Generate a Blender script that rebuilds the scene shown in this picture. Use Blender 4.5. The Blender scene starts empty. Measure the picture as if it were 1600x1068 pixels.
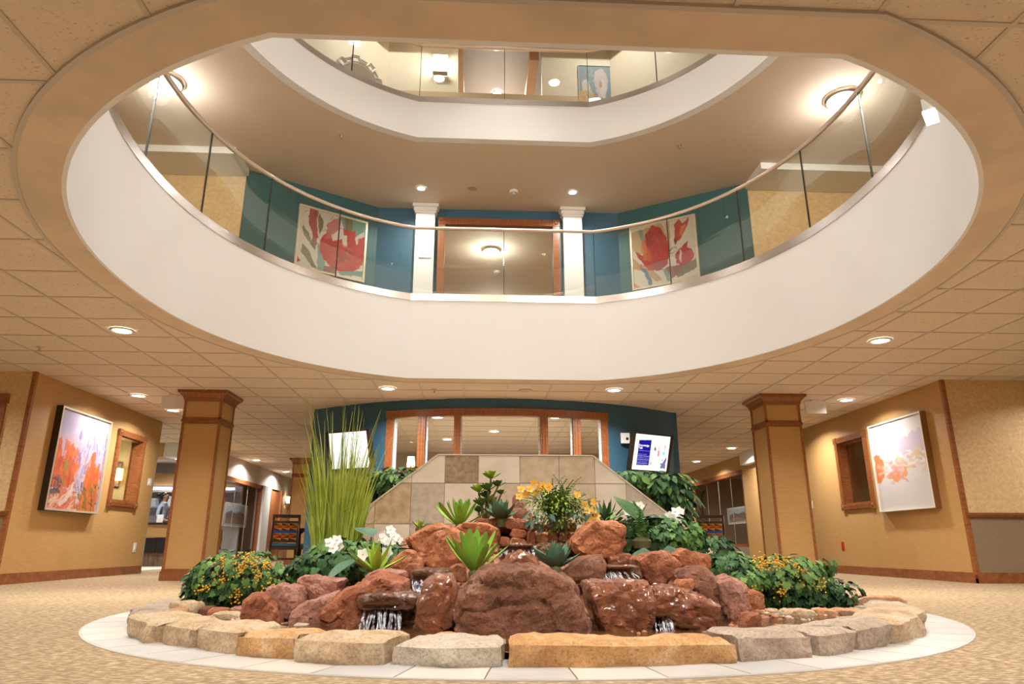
import bpy, bmesh, math, random
import numpy as np
from mathutils import Vector, noise, Matrix
PI = math.pi
SC = bpy.context.scene
COL = SC.collection

# ------------------------------------------------------------------ camera, world, exposure
F_PX, PITCH, YAW = 1072.0, math.radians(16.56), math.radians(3.05)
CAM = Vector((-0.36, 0.0, 0.44))
cd = bpy.data.cameras.new('camera'); cam = bpy.data.objects.new('camera', cd); COL.objects.link(cam)
cam.location = CAM; cam.rotation_euler = (PI / 2 + PITCH, 0, -YAW)
cd.sensor_width = 36.0; cd.lens = F_PX / 1600 * 36.0; cd.clip_start = 0.02; cd.clip_end = 200
SC.camera = cam
SC.view_settings.view_transform = 'Standard'; SC.view_settings.look = 'None'
SC.view_settings.gamma = 1.0; SC.view_settings.use_curve_mapping = False
SC.view_settings.exposure = 0.46
wd = bpy.data.worlds.new('world'); SC.world = wd; wd.use_nodes = True
wd.node_tree.nodes['Background'].inputs[0].default_value = (1.0, 0.88, 0.74, 1)
wd.node_tree.nodes['Background'].inputs[1].default_value = 0.35
LAMP = 1.0            # common factor on every lamp

def at(px, py, Y):
    """point at depth Y on the line of sight through a photo pixel"""
    u = (px - 800) / F_PX; v = (534 - py) / F_PX
    y = math.cos(PITCH) - v * math.sin(PITCH); z = math.sin(PITCH) + v * math.cos(PITCH)
    X = u * math.cos(YAW) + y * math.sin(YAW); Yy = -u * math.sin(YAW) + y * math.cos(YAW)
    t = Y / Yy
    return Vector((CAM.x + X * t, Y, CAM.z + z * t))

# ------------------------------------------------------------------ materials
MATS = {}
def _nt(name):
    m = bpy.data.materials.new(name); m.use_nodes = True
    nt = m.node_tree; b = nt.nodes['Principled BSDF']
    return m, nt, b
def coords(nt, scale=(1, 1, 1), rot=(0, 0, 0)):
    tc = nt.nodes.new('ShaderNodeTexCoord'); mp = nt.nodes.new('ShaderNodeMapping')
    mp.inputs['Scale'].default_value = scale; mp.inputs['Rotation'].default_value = rot
    nt.links.new(tc.outputs['Object'], mp.inputs['Vector'])
    return mp.outputs['Vector']
def ramp(nt, fac, stops):
    r = nt.nodes.new('ShaderNodeValToRGB'); e = r.color_ramp.elements
    while len(e) < len(stops): e.new(0.5)
    for i, (p, c) in enumerate(stops):
        e[i].position = p; e[i].color = (*c, 1)
    nt.links.new(fac, r.inputs['Fac'])
    return r.outputs['Color']
def mat(name, col, rough=0.6, metal=0.0, col2=None, scale=6.0, stretch=(1, 1, 1), bump=0.0, bscale=None,
        detail=4.0, stops=(0.35, 0.65), spec=0.5, col3=None, island=0.0, emit=None, estr=0.0, coat=0.0):
    if name in MATS: return MATS[name]
    m, nt, b = _nt(name)
    b.inputs['Base Color'].default_value = (*col, 1); b.inputs['Roughness'].default_value = rough
    b.inputs['Metallic'].default_value = metal; b.inputs['Specular IOR Level'].default_value = spec
    if coat: b.inputs['Coat Weight'].default_value = coat; b.inputs['Coat Roughness'].default_value = 0.15
    out = None
    if col2 is not None:
        n = nt.nodes.new('ShaderNodeTexNoise'); n.inputs['Scale'].default_value = scale; n.inputs['Detail'].default_value = detail
        nt.links.new(coords(nt, stretch), n.inputs['Vector'])
        st = [(stops[0], col), (stops[1], col2)]
        if col3 is not None: st.append((min(1.0, stops[1] + 0.15), col3))
        out = ramp(nt, n.outputs['Fac'], st)
    if island:
        g = nt.nodes.new('ShaderNodeNewGeometry'); h = nt.nodes.new('ShaderNodeHueSaturation')
        mr = nt.nodes.new('ShaderNodeMapRange'); mr.inputs['To Min'].default_value = 1 - island; mr.inputs['To Max'].default_value = 1 + island
        nt.links.new(g.outputs['Random Per Island'], mr.inputs['Value']); nt.links.new(mr.outputs['Result'], h.inputs['Value'])
        mh = nt.nodes.new('ShaderNodeMapRange'); mh.inputs['To Min'].default_value = 0.5 + 0.05 * island; mh.inputs['To Max'].default_value = 0.5 - 0.05 * island
        nt.links.new(g.outputs['Random Per Island'], mh.inputs['Value']); nt.links.new(mh.outputs['Result'], h.inputs['Hue'])
        if out is not None: nt.links.new(out, h.inputs['Color'])
        else: h.inputs['Color'].default_value = (*col, 1)
        out = h.outputs['Color']
    if out is not None: nt.links.new(out, b.inputs['Base Color'])
    if bump:
        n2 = nt.nodes.new('ShaderNodeTexNoise'); n2.inputs['Scale'].default_value = bscale or scale * 4; n2.inputs['Detail'].default_value = 6
        nt.links.new(coords(nt, stretch), n2.inputs['Vector'])
        bp = nt.nodes.new('ShaderNodeBump'); bp.inputs['Strength'].default_value = bump; bp.inputs['Distance'].default_value = 0.02
        nt.links.new(n2.outputs['Fac'], bp.inputs['Height']); nt.links.new(bp.outputs['Normal'], b.inputs['Normal'])
    if emit is not None:
        b.inputs['Emission Color'].default_value = (*emit, 1); b.inputs['Emission Strength'].default_value = estr
    MATS[name] = m
    return m
def attr_mat(name, rough=0.7, estr=0.0):
    """printed / painted flat colour read from the canvas' colour attribute"""
    if name in MATS: return MATS[name]
    m, nt, b = _nt(name)
    a = nt.nodes.new('ShaderNodeAttribute'); a.attribute_name = 'print'
    nt.links.new(a.outputs['Color'], b.inputs['Base Color']); b.inputs['Roughness'].default_value = rough
    if estr:
        nt.links.new(a.outputs['Color'], b.inputs['Emission Color']); b.inputs['Emission Strength'].default_value = estr
    MATS[name] = m
    return m
def glass_mat(name, tint, ior=1.5, gloss=1.0):
    if name in MATS: return MATS[name]
    m = bpy.data.materials.new(name); m.use_nodes = True; nt = m.node_tree; nt.nodes.clear()
    o = nt.nodes.new('ShaderNodeOutputMaterial'); mx = nt.nodes.new('ShaderNodeMixShader')
    t = nt.nodes.new('ShaderNodeBsdfTransparent'); g = nt.nodes.new('ShaderNodeBsdfGlossy'); lw = nt.nodes.new('ShaderNodeLayerWeight'); lw.inputs['Blend'].default_value = 0.5
    t.inputs['Color'].default_value = (*tint, 1); g.inputs['Roughness'].default_value = 0.0
    g.inputs['Color'].default_value = (gloss, gloss, gloss, 1)
    f0 = ((ior - 1) / (ior + 1)) ** 2                    # Schlick reflectance, the same from either side of the sheet
    pw = nt.nodes.new('ShaderNodeMath'); pw.operation = 'POWER'; pw.inputs[1].default_value = 5.0
    ma = nt.nodes.new('ShaderNodeMath'); ma.operation = 'MULTIPLY_ADD'; ma.inputs[1].default_value = 1 - f0; ma.inputs[2].default_value = f0
    nt.links.new(lw.outputs['Facing'], pw.inputs[0]); nt.links.new(pw.outputs[0], ma.inputs[0])
    nt.links.new(ma.outputs[0], mx.inputs[0]); nt.links.new(t.outputs[0], mx.inputs[1]); nt.links.new(g.outputs[0], mx.inputs[2])
    nt.links.new(mx.outputs[0], o.inputs['Surface'])
    MATS[name] = m
    return m
def emis(name, col, s):
    return mat(name, (0.8, 0.8, 0.8), emit=col, estr=s)
def wood_mat(name, c1, c2, scale=(2, 2, 14), rough=0.3):
    if name in MATS: return MATS[name]
    m, nt, b = _nt(name)
    n = nt.nodes.new('ShaderNodeTexNoise'); n.inputs['Scale'].default_value = 6; n.inputs['Detail'].default_value = 6; n.inputs['Distortion'].default_value = 0.6
    nt.links.new(coords(nt, scale), n.inputs['Vector'])
    nt.links.new(ramp(nt, n.outputs['Fac'], [(0.3, c1), (0.7, c2)]), b.inputs['Base Color'])
    b.inputs['Roughness'].default_value = rough
    MATS[name] = m
    return m
def rock_mat(name, a, b_, c, rough=0.85, bump=0.9, wet=False):
    if name in MATS: return MATS[name]
    m, nt, b = _nt(name)
    v = coords(nt)
    n = nt.nodes.new('ShaderNodeTexNoise'); n.inputs['Scale'].default_value = 7; n.inputs['Detail'].default_value = 8; n.inputs['Roughness'].default_value = 0.65; n.inputs['Distortion'].default_value = 0.7
    nt.links.new(v, n.inputs['Vector'])
    big = ramp(nt, n.outputs['Fac'], [(0.3, a), (0.52, b_), (0.72, c)])
    n3 = nt.nodes.new('ShaderNodeTexNoise'); n3.inputs['Scale'].default_value = 75; n3.inputs['Detail'].default_value = 5; n3.inputs['Roughness'].default_value = 0.75
    nt.links.new(v, n3.inputs['Vector'])
    mx = nt.nodes.new('ShaderNodeMix'); mx.data_type = 'RGBA'; mx.blend_type = 'MULTIPLY'; mx.inputs['Factor'].default_value = 0.75
    nt.links.new(big, mx.inputs[6]); nt.links.new(ramp(nt, n3.outputs['Fac'], [(0.32, (0.42, 0.38, 0.36)), (0.5, (0.95, 0.93, 0.92)), (0.7, (1.25, 1.2, 1.15))]), mx.inputs[7])
    nt.links.new(mx.outputs[2], b.inputs['Base Color'])
    b.inputs['Roughness'].default_value = rough
    n2 = nt.nodes.new('ShaderNodeTexNoise'); n2.inputs['Scale'].default_value = 30; n2.inputs['Detail'].default_value = 10; n2.inputs['Roughness'].default_value = 0.72
    nt.links.new(v, n2.inputs['Vector'])
    bp = nt.nodes.new('ShaderNodeBump'); bp.inputs['Strength'].default_value = bump; bp.inputs['Distance'].default_value = 0.025
    nt.links.new(n2.outputs['Fac'], bp.inputs['Height']); nt.links.new(bp.outputs['Normal'], b.inputs['Normal'])
    if wet: b.inputs['Coat Weight'].default_value = 0.7; b.inputs['Coat Roughness'].default_value = 0.12
    MATS[name] = m
    return m

M_FASCIA = mat('fascia_paint', (0.80, 0.815, 0.83), 0.55)
M_DRYWALL2 = mat('upper_ceiling_drywall', (0.70, 0.58, 0.45), 0.8, bump=0.05, bscale=60, col2=(0.68, 0.565, 0.435), scale=2)
M_DRYWALL = mat('ceiling_drywall', (0.72, 0.58, 0.44), 0.8, bump=0.05, bscale=60, col2=(0.58, 0.485, 0.38), scale=2)
M_TILE = mat('ceiling_tile_speckled', (0.44, 0.36, 0.28), 0.9, col2=(0.70, 0.59, 0.475), scale=55, stops=(0.27, 0.40), detail=3, bump=0.15, bscale=90)
M_TBAR = mat('ceiling_grid_metal', (0.56, 0.48, 0.40), 0.5)
M_ANGLE = mat('ceiling_edge_metal', (0.50, 0.45, 0.40), 0.45)
M_TAN = mat('tan_wallpaper', (0.50, 0.29, 0.105), 0.55, col2=(0.57, 0.34, 0.13), scale=5, stretch=(1.5, 1.5, 30), bump=0.08, bscale=8)
M_BEIGE = mat('beige_textured_wallpaper', (0.66, 0.45, 0.22), 0.6, col2=(0.78, 0.56, 0.30), scale=22, bump=0.3, bscale=30)
M_WAINS = mat('grey_brown_wallcovering', (0.24, 0.17, 0.10), 0.7, col2=(0.30, 0.215, 0.13), scale=8, stretch=(2, 2, 20))
M_TEAL = mat('teal_paint_and_light', (0.035, 0.115, 0.12), 0.5)  # teal tone, partly the light on the angled walls put into colour
M_BLUE = mat('blue_teal_paint', (0.04, 0.12, 0.19), 0.5)
M_WOOD = wood_mat('red_oak', (0.22, 0.07, 0.02), (0.42, 0.155, 0.055))
M_WOODH = wood_mat('red_oak_across', (0.20, 0.062, 0.018), (0.36, 0.13, 0.045), (14, 2, 2))
M_WOODY = wood_mat('red_oak_depth', (0.20, 0.062, 0.018), (0.36, 0.13, 0.045), (2, 2, 2))
M_DARKWOOD = wood_mat('dark_walnut', (0.05, 0.02, 0.01), (0.10, 0.04, 0.02))
M_BEAM = wood_mat('honey_pine', (0.42, 0.20, 0.07), (0.55, 0.28, 0.10), (14, 2, 2), 0.5)
M_STEEL = mat('brushed_steel', (0.60, 0.55, 0.51), 0.24, 1.0, bump=0.05, bscale=40, stretch=(1, 1, 40))
M_RAIL = mat('handrail_bronze_steel', (0.76, 0.65, 0.57), 0.28, 1.0)
M_GLASS = glass_mat('railing_glass', (0.93, 0.95, 0.92), 1.72, 0.9)
M_PANE = glass_mat('window_glass', (0.86, 0.87, 0.86), 1.5)
M_SEAM = mat('dark_joint', (0.02, 0.02, 0.02), 0.3)
M_WHITE = mat('white_paint', (0.80, 0.79, 0.77), 0.5)
M_CHROME = mat('satin_nickel', (0.55, 0.50, 0.45), 0.3, 1.0)
M_LENS = emis('lamp_lens', (1.0, 0.95, 0.88), 14.0)
M_DOME = emis('dome_lamp_glass', (1.0, 0.88, 0.66), 9.0)
M_BLACK = mat('black_plastic', (0.012, 0.012, 0.014), 0.3)
M_SOIL = mat('wet_gravel', (0.20, 0.075, 0.03), 0.6, col2=(0.36, 0.15, 0.07), scale=45, bump=0.8, bscale=60)

# ------------------------------------------------------------------ mesh helpers
class MB:
    def __init__(s): s.v = []; s.f = []
    def add(s, vs, fs):
        o = len(s.v); s.v += [tuple(v) for v in vs]; s.f += [tuple(i + o for i in f) for f in fs]; return s
    def box(s, a, b):
        (x0, y0, z0), (x1, y1, z1) = a, b
        return s.add([(x0, y0, z0), (x1, y0, z0), (x1, y1, z0), (x0, y1, z0), (x0, y0, z1), (x1, y0, z1), (x1, y1, z1), (x0, y1, z1)],
                     [(0, 3, 2, 1), (4, 5, 6, 7), (0, 1, 5, 4), (1, 2, 6, 5), (2, 3, 7, 6), (3, 0, 4, 7)])
    def prism(s, pts, z0, z1):
        n = len(pts)
        return s.add([(p[0], p[1], z0) for p in pts] + [(p[0], p[1], z1) for p in pts],
                     [tuple(range(n - 1, -1, -1)), tuple(range(n, 2 * n))] + [(i, (i + 1) % n, n + (i + 1) % n, n + i) for i in range(n)])
    def sweep(s, path, prof, closed=False):
        """profile (r, z) swept along plan path of (x, y, nx, ny)"""
        k = len(prof); vs = []
        for (x, y, nx, ny) in path:
            for (r, z) in prof: vs.append((x + nx * r, y + ny * r, z))
        fs = []; n = len(path)
        for i in range(n if closed else n - 1):
            j = (i + 1) % n
            for a in range(k):
                b = (a + 1) % k
                fs.append((i * k + a, j * k + a, j * k + b, i * k + b))
        if not closed: fs += [tuple(range(k)), tuple(reversed(range((n - 1) * k, n * k)))]
        return s.add(vs, fs)
    def tube(s, pts, rad, n=8):
        pts = [Vector(p) for p in pts]; vs = []; fs = []
        rads = rad if isinstance(rad, (list, tuple)) else [rad] * len(pts)
        for i, p in enumerate(pts):
            d = (pts[min(i + 1, len(pts) - 1)] - pts[max(i - 1, 0)]).normalized()
            a = d.cross(Vector((0, 0, 1)))
            if a.length < 1e-4: a = Vector((1, 0, 0))
            a.normalize(); b = d.cross(a)
            for k in range(n):
                t = 2 * PI * k / n; vs.append(p + (a * math.cos(t) + b * math.sin(t)) * rads[i])
        for i in range(len(pts) - 1):
            for k in range(n):
                fs.append((i * n + k, i * n + (k + 1) % n, (i + 1) * n + (k + 1) % n, (i + 1) * n + k))
        fs += [tuple(reversed(range(n))), tuple(range((len(pts) - 1) * n, len(pts) * n))]
        return s.add(vs, fs)
    def lathe(s, c, prof, n=24):
        """prof = [(r, z)] about the vertical axis through c"""
        vs = []; fs = []; k = len(prof)
        for i in range(n):
            t = 2 * PI * i / n
            for (r, z) in prof: vs.append((c[0] + r * math.cos(t), c[1] + r * math.sin(t), c[2] + z))
        for i in range(n):
            j = (i + 1) % n
            for a in range(k - 1): fs.append((i * k + a, j * k + a, j * k + a + 1, i * k + a + 1))
        return s.add(vs, fs)
    def build(s, name, material, parent=None, smooth=False):
        me = bpy.data.meshes.new(name); me.from_pydata(s.v, [], s.f); me.update()
        if smooth: me.shade_smooth()
        return link(name, me, material, parent)
def link(name, me, material, parent=None):
    if material is not None and not me.materials: me.materials.append(material)
    o = bpy.data.objects.new(name, me); COL.objects.link(o)
    if parent is not None:
        o.parent = parent
        if parent.location.length or parent.rotation_euler.z: o.matrix_parent_inverse = BASIS(parent).inverted()
    return o
def BASIS(o): return Matrix.LocRotScale(o.location, o.rotation_euler.to_quaternion(), o.scale)
def tag(o, label=None, cat=None, group=None, kind=None):
    if label: o['label'] = label
    if cat: o['category'] = cat
    if group: o['group'] = group
    if kind: o['kind'] = kind
    return o
def thing(name, label, cat, loc=(0, 0, 0), group=None, rz=0):
    o = bpy.data.objects.new(name, None); o.empty_display_size = 0.1; COL.objects.link(o)
    o.location = loc; o.rotation_euler = (0, 0, rz)
    return tag(o, label, cat, group)
def struct(o, label=None): return tag(o, label, kind='structure')
def bx(name, a, b, m, parent=None):
    a2 = tuple(min(p, q) for p, q in zip(a, b)); b2 = tuple(max(p, q) for p, q in zip(a, b))
    return MB().box(a2, b2).build(name, m, parent)
def copy_tree(o, parent=None):
    c = o.copy(); COL.objects.link(c); c.parent = parent
    for ch in list(o.children): copy_tree(ch, c)
    return c
def rrand(r, a, b): return a + (b - a) * r.random()

# canvases: flat prints and paintings as a fine coloured grid
def pip(poly, U, V):
    inside = np.zeros(U.shape, bool); n = len(poly); j = n - 1
    for i in range(n):
        xi, yi = poly[i]; xj, yj = poly[j]
        cond = ((yi > V) != (yj > V)) & (U < (xj - xi) * (V - yi) / (yj - yi + 1e-12) + xi)
        inside ^= cond; j = i
    return inside
class Canvas:
    def __init__(s, nu, nv, base, seed=0):
        s.nu, s.nv = nu, nv; s.r = np.random.RandomState(seed)
        s.U, s.V = np.meshgrid(np.linspace(0, 1, nu), np.linspace(0, 1, nv))      # V runs up
        s.C = np.empty((nv, nu, 3)); s.C[:] = base; s.gain = 0.72
        a = s.r.rand(24, 24)
        xi = np.linspace(0, 23, nu); yi = np.linspace(0, 23, nv)
        b = np.array([np.interp(xi, range(24), row) for row in a]); s.N = np.array([np.interp(yi, range(24), b[:, k]) for k in range(nu)]).T - 0.5
        s.N2 = np.roll(s.N[::-1], nu // 3, 1)
    def wob(s, w): return s.U + s.N * w, s.V + s.N2 * w
    def poly(s, pts, col, a=1.0, w=0.02, flip=True):
        U, V = s.wob(w); p = [(x, 1 - y) for x, y in pts] if flip else pts
        m = pip(p, U, V)[..., None] * a; s.C = s.C * (1 - m) + np.array(col) * m
    def ell(s, cx, cy, rx, ry, col, a=1.0, w=0.02, soft=0.0):
        U, V = s.wob(w); d = np.sqrt(((U - cx) / rx) ** 2 + ((1 - V - cy) / ry) ** 2)
        m = (np.clip((1 - d) / max(soft, 1e-3), 0, 1) * a)[..., None]; s.C = s.C * (1 - m) + np.array(col) * m
    def strokes(s, n, box, cols, ln, wd, ang, a=0.8):
        for _ in range(n):
            x = box[0] + (box[2] - box[0]) * s.r.rand(); y = box[1] + (box[3] - box[1]) * s.r.rand()
            t = ang + s.r.randn() * 0.35; dx, dy = math.cos(t), math.sin(t); l = ln * (0.5 + s.r.rand())
            U = s.U - x; V = (1 - s.V) - y
            p = np.abs(U * dx + V * dy); q = np.abs(-U * dy + V * dx)
            m = ((p < l) & (q < wd * (0.5 + s.r.rand())))[..., None] * a; s.C = s.C * (1 - m) + np.array(cols[s.r.randint(len(cols))]) * m
    def grain(s, k): s.C = np.clip(s.C * (1 + (s.r.rand(s.nv, s.nu, 1) - 0.5) * k), 0, 1)
    def build(s, name, o, ux, vz, material, parent=None):
        """corner o (lower left), ux along the width, vz up"""
        o, ux, vz = Vector(o), Vector(ux), Vector(vz)
        vs = [tuple(o + ux * float(u) + vz * float(v)) for v, u in zip(s.V.ravel(), s.U.ravel())]
        n = s.nu; fs = [(j * n + i, j * n + i + 1, (j + 1) * n + i + 1, (j + 1) * n + i) for j in range(s.nv - 1) for i in range(n - 1)]
        me = bpy.data.meshes.new(name); me.from_pydata(vs, [], fs)
        at_ = me.color_attributes.new('print', 'FLOAT_COLOR', 'POINT')
        c4 = np.ones((s.nu * s.nv, 4), np.float32); c4[:, :3] = s.C.reshape(-1, 3) * (1.0 if material is M_SCREEN else s.gain); at_.data.foreach_set('color', c4.ravel())
        return link(name, me, material, parent)
def lin(r, g, b):
    f = lambda c: ((c / 255 + 0.055) / 1.055) ** 2.4 if c > 10 else c / 255 / 12.92
    return (f(r), f(g), f(b))
M_PAINTING = attr_mat('oil_paint_print', 0.6)
M_SCREEN = attr_mat('lit_screen', 0.3, 0.62)

def superell(a, b, n, x): return b * (1 - min(1, abs(x / a)) ** n) ** (1 / n)
CY = 5.685
def opening(off=0.0, m=40):
    """closed plan curve of the atrium opening (x, y, outward nx, ny): two arcs with straight chords front and back"""
    A, B, N, HX = 3.32 + off, 3.36 + off, 2.15, 1.27 + off * 0.38
    pts = []
    yb = superell(A, B, N, HX)
    t0 = math.asin(min(1, (yb / B) ** (N / 2)))
    def arc(sx, up):
        r = []
        for i in range(m + 1):
            t = t0 - 2 * t0 * i / m if up else -t0 + 2 * t0 * i / m
            c, s_ = math.cos(t), math.sin(t)
            r.append((sx * A * abs(c) ** (2 / N), CY + math.copysign(B * abs(s_) ** (2 / N), s_)))
        return r
    pts += arc(1, True) + [(0.0, CY - yb)]               # right side, back to front, then the middle of the front chord
    pts += arc(-1, False) + [(0.0, CY + yb)]             # left side, front to back, then the middle of the back chord
    out = []
    n = len(pts)
    for i in range(n):
        p0, p, p1 = Vector(pts[i - 1]), Vector(pts[i]), Vector(pts[(i + 1) % n])
        d0, d1 = (p - p0).normalized(), (p1 - p).normalized()
        n0, n1 = Vector((-d0.y, d0.x)), Vector((-d1.y, d1.x)); nn = (n0 + n1).normalized(); nn /= max(0.5, nn.dot(n0))
        if nn.x * p.x + nn.y * (p.y - CY) < 0: nn = -nn
        out.append((p.x, p.y, nn.x, nn.y))
    return out
def inside_open(x, y, off):
    A, B, N, HX = 3.32 + off, 3.36 + off, 2.15, 1.27 + off * 0.38
    yb = superell(A, B, N, HX)
    return abs(y - CY) < yb and abs(x) < A and abs((x) / A) ** N + abs((y - CY) / B) ** N < 1
Z1, T1, T1B, R1, Z2, T2, T2B, R2, Z3 = 2.574, 3.74, 3.64, 4.74, 6.18, 6.87, 6.78, 7.81, 9.90

def slab_with_hole(name, z, rect, off, m, thick=0.02, label=None):
    """horizontal sheet with the opening cut out"""
    x0, y0, x1, y1 = rect; ring = opening(off); n = len(ring)
    outer = []
    for (x, y, nx, ny) in ring:
        dx, dy = x, y - CY; k = 1e9
        if dx > 1e-6: k = min(k, x1 / dx)
        if dx < -1e-6: k = min(k, x0 / dx)
        if dy > 1e-6: k = min(k, (y1 - CY) / dy)
        if dy < -1e-6: k = min(k, (y0 - CY) / dy)
        outer.append((dx * k, CY + dy * k))
    extra = [(x1, y1), (x1, y0), (x0, y0), (x0, y1)]
    b = MB()
    vs = [(p[0], p[1], z) for p in ring] + [(p[0], p[1], z) for p in outer]
    fs = [(i, (i + 1) % n, n + (i + 1) % n, n + i) for i in range(n)]
    ang = lambda p: math.atan2(p[1] - CY, p[0])
    for c in extra:                                       # fill the rectangle's corners
        a = ang(c)
        for i in range(n):
            a0, a1 = ang(outer[i]), ang(outer[(i + 1) % n])
            d0 = (a0 - a + PI) % (2 * PI) - PI; d1 = (a1 - a + PI) % (2 * PI) - PI
            if d0 * d1 <= 0 and abs(d0) < 1 and abs(d1) < 1:
                vs.append((c[0], c[1], z)); fs.append((n + i, n + (i + 1) % n, len(vs) - 1)); break
    b.add(vs, fs)
    o = b.build(name, m); md = o.modifiers.new('thickness', 'SOLIDIFY'); md.thickness = thick; md.offset = 0
    return struct(o, label)

# ------------------------------------------------------------------ floor and paving ring
def carpet():
    m, nt, b = _nt('patterned_carpet')
    v = coords(nt, (14, 42, 1))
    n = nt.nodes.new('ShaderNodeTexNoise'); n.inputs['Scale'].default_value = 1.6; n.inputs['Detail'].default_value = 3; n.inputs['Roughness'].default_value = 0.6
    nt.links.new(v, n.inputs['Vector'])
    n2 = nt.nodes.new('ShaderNodeTexNoise'); n2.inputs['Scale'].default_value = 1.0; n2.inputs['Detail'].default_value = 2
    nt.links.new(coords(nt, (3, 3, 1)), n2.inputs['Vector'])
    c = ramp(nt, n.outputs['Fac'], [(0.40, (0.25, 0.17, 0.095)), (0.50, (0.32, 0.225, 0.13)), (0.60, (0.52, 0.40, 0.26))])
    mx = nt.nodes.new('ShaderNodeMix'); mx.data_type = 'RGBA'; mx.blend_type = 'MULTIPLY'; mx.inputs['Factor'].default_value = 0.5
    nt.links.new(c, mx.inputs[6]); nt.links.new(ramp(nt, n2.outputs['Fac'], [(0.35, (0.85, 0.83, 0.8)), (0.65, (1, 1, 1))]), mx.inputs[7])
    nt.links.new(mx.outputs[2], b.inputs['Base Color']); b.inputs['Roughness'].default_value = 0.95; b.inputs['Specular IOR Level'].default_value = 0.1
    bp = nt.nodes.new('ShaderNodeBump'); bp.inputs['Strength'].default_value = 0.4; bp.inputs['Distance'].default_value = 0.01
    nt.links.new(n.outputs['Fac'], bp.inputs['Height']); nt.links.new(bp.outputs['Normal'], b.inputs['Normal'])
    return m
floor = struct(bx('floor', (-14, -7, -0.2), (14, 27, 0), carpet()), 'tan carpet with pale woven dashes')
FC = (0.0, 5.28)
RNG = random.Random(7)
PAVE = [mat('paving_marble_%d' % i, c, 0.35, col2=d, scale=5, stops=(0.3, 0.7)) for i, (c, d) in enumerate([
    ((0.48, 0.45, 0.41), (0.56, 0.53, 0.49)), ((0.43, 0.42, 0.40), (0.52, 0.50, 0.48)), ((0.53, 0.49, 0.43), (0.58, 0.55, 0.50)), ((0.40, 0.39, 0.38), (0.49, 0.475, 0.455))])]
NP = 54
for i in range(NP):
    a0 = 2 * PI * i / NP + 0.0012; a1 = 2 * PI * (i + 1) / NP - 0.0012; q = []
    for k in range(4): t = a0 + (a1 - a0) * k / 3; q.append((FC[0] + 2.73 * math.sin(t), FC[1] - 2.73 * math.cos(t)))
    for k in range(3, -1, -1): t = a0 + (a1 - a0) * k / 3; q.append((FC[0] + 2.30 * math.sin(t), FC[1] - 2.30 * math.cos(t)))
    MB().prism(q, 0.0, 0.006).build('paving_tile', RNG.choice(PAVE), floor)
MB().lathe((FC[0], FC[1], 0), [(2.742, 0), (2.742, 0.005), (2.731, 0.005)], 96).build('edge_strip', M_ANGLE, floor)

# ------------------------------------------------------------------ lower ceiling with its grid
ceil1 = slab_with_hole('ceiling_lower', Z1 + 0.03, (-14, -7, 14, 27), 0.10, M_TILE, label='suspended ceiling of square tiles around the atrium opening')
GX, GY, GP = -3.587, 4.746, 0.61
def topx(p):
    x, y, z = p[0] - CAM.x, p[1] - CAM.y, p[2] - CAM.z
    a = x * math.cos(YAW) - y * math.sin(YAW); b = x * math.sin(YAW) + y * math.cos(YAW)
    fw = b * math.cos(PITCH) + z * math.sin(PITCH); up = -b * math.sin(PITCH) + z * math.cos(PITCH)
    if fw < 0.05: return None
    return 800 + F_PX * a / fw, 534 - F_PX * up / fw
tiles = []
for i in range(-18, 30):
    for j in range(-20, 37):
        x0, y0 = GX + GP * i, GY + GP * j
        cs = [(x0, y0), (x0 + GP, y0), (x0 + GP, y0 + GP), (x0, y0 + GP)]
        if x0 < -14 or x0 > 13.4 or y0 > 26: continue
        ins = [inside_open(*c, 0.12) for c in cs]
        if all(ins): continue
        p = topx((x0 + GP / 2, y0 + GP / 2, Z1))
        vis = p is not None and -60 < p[0] < 1660 and -60 < p[1] < 860
        if p is not None and y0 > 8.3 and abs(x0 + .3) > 6.3 and y0 < 12.0: vis = False
        tiles.append((not vis, math.hypot(x0 - CAM.x, y0), x0, y0))
tiles.sort()
def tile_mb(x0, y0, b):
    e = 0.009
    near = any(inside_open(x0 + GP * u / 3, y0 + GP * v / 3, 0.16) for u in range(4) for v in range(4))
    if not near: return b.box((x0 + e, y0 + e, Z1), (x0 + GP - e, y0 + GP - e, Z1 + 0.014))
    n = 10; w = (GP - 2 * e) / n
    for i in range(n):
        for j in range(n):
            cx, cy = x0 + e + w * (i + .5), y0 + e + w * (j + .5)
            if inside_open(cx, cy, 0.13): continue
            x, y = x0 + e + w * i, y0 + e + w * j
            b.add([(x, y, Z1), (x, y + w, Z1), (x + w, y + w, Z1), (x + w, y, Z1)], [(0, 1, 2, 3)])
    return b
shared = None; rest = MB()
for k, (far, d, x0, y0) in enumerate(tiles):
    if k < 290:
        near = any(inside_open(x0 + GP * u / 3, y0 + GP * v / 3, 0.16) for u in range(4) for v in range(4))
        if near:
            t = tile_mb(x0, y0, MB())
            if t.v: t.build('ceiling_tile', M_TILE, ceil1)
        else:
            if shared is None: shared = tile_mb(0, 0, MB()).build('ceiling_tile', M_TILE, ceil1); o = shared
            else: o = shared.copy(); COL.objects.link(o)
            o.location = (x0, y0, 0)
    else: tile_mb(x0, y0, rest)
tag(rest.build('ceiling_tile_field', M_TILE, ceil1), kind='stuff')
def bar_runs(fn, lo, hi):
    runs = []; cur = None; n = int((hi - lo) / 0.02)
    for i in range(n + 1):
        t = lo + (hi - lo) * i / n; ok = not inside_open(*fn(t), 0.22)
        if ok and cur is None: cur = t
        if (not ok or i == n) and cur is not None: runs.append((cur, t)); cur = None
    return runs
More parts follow.
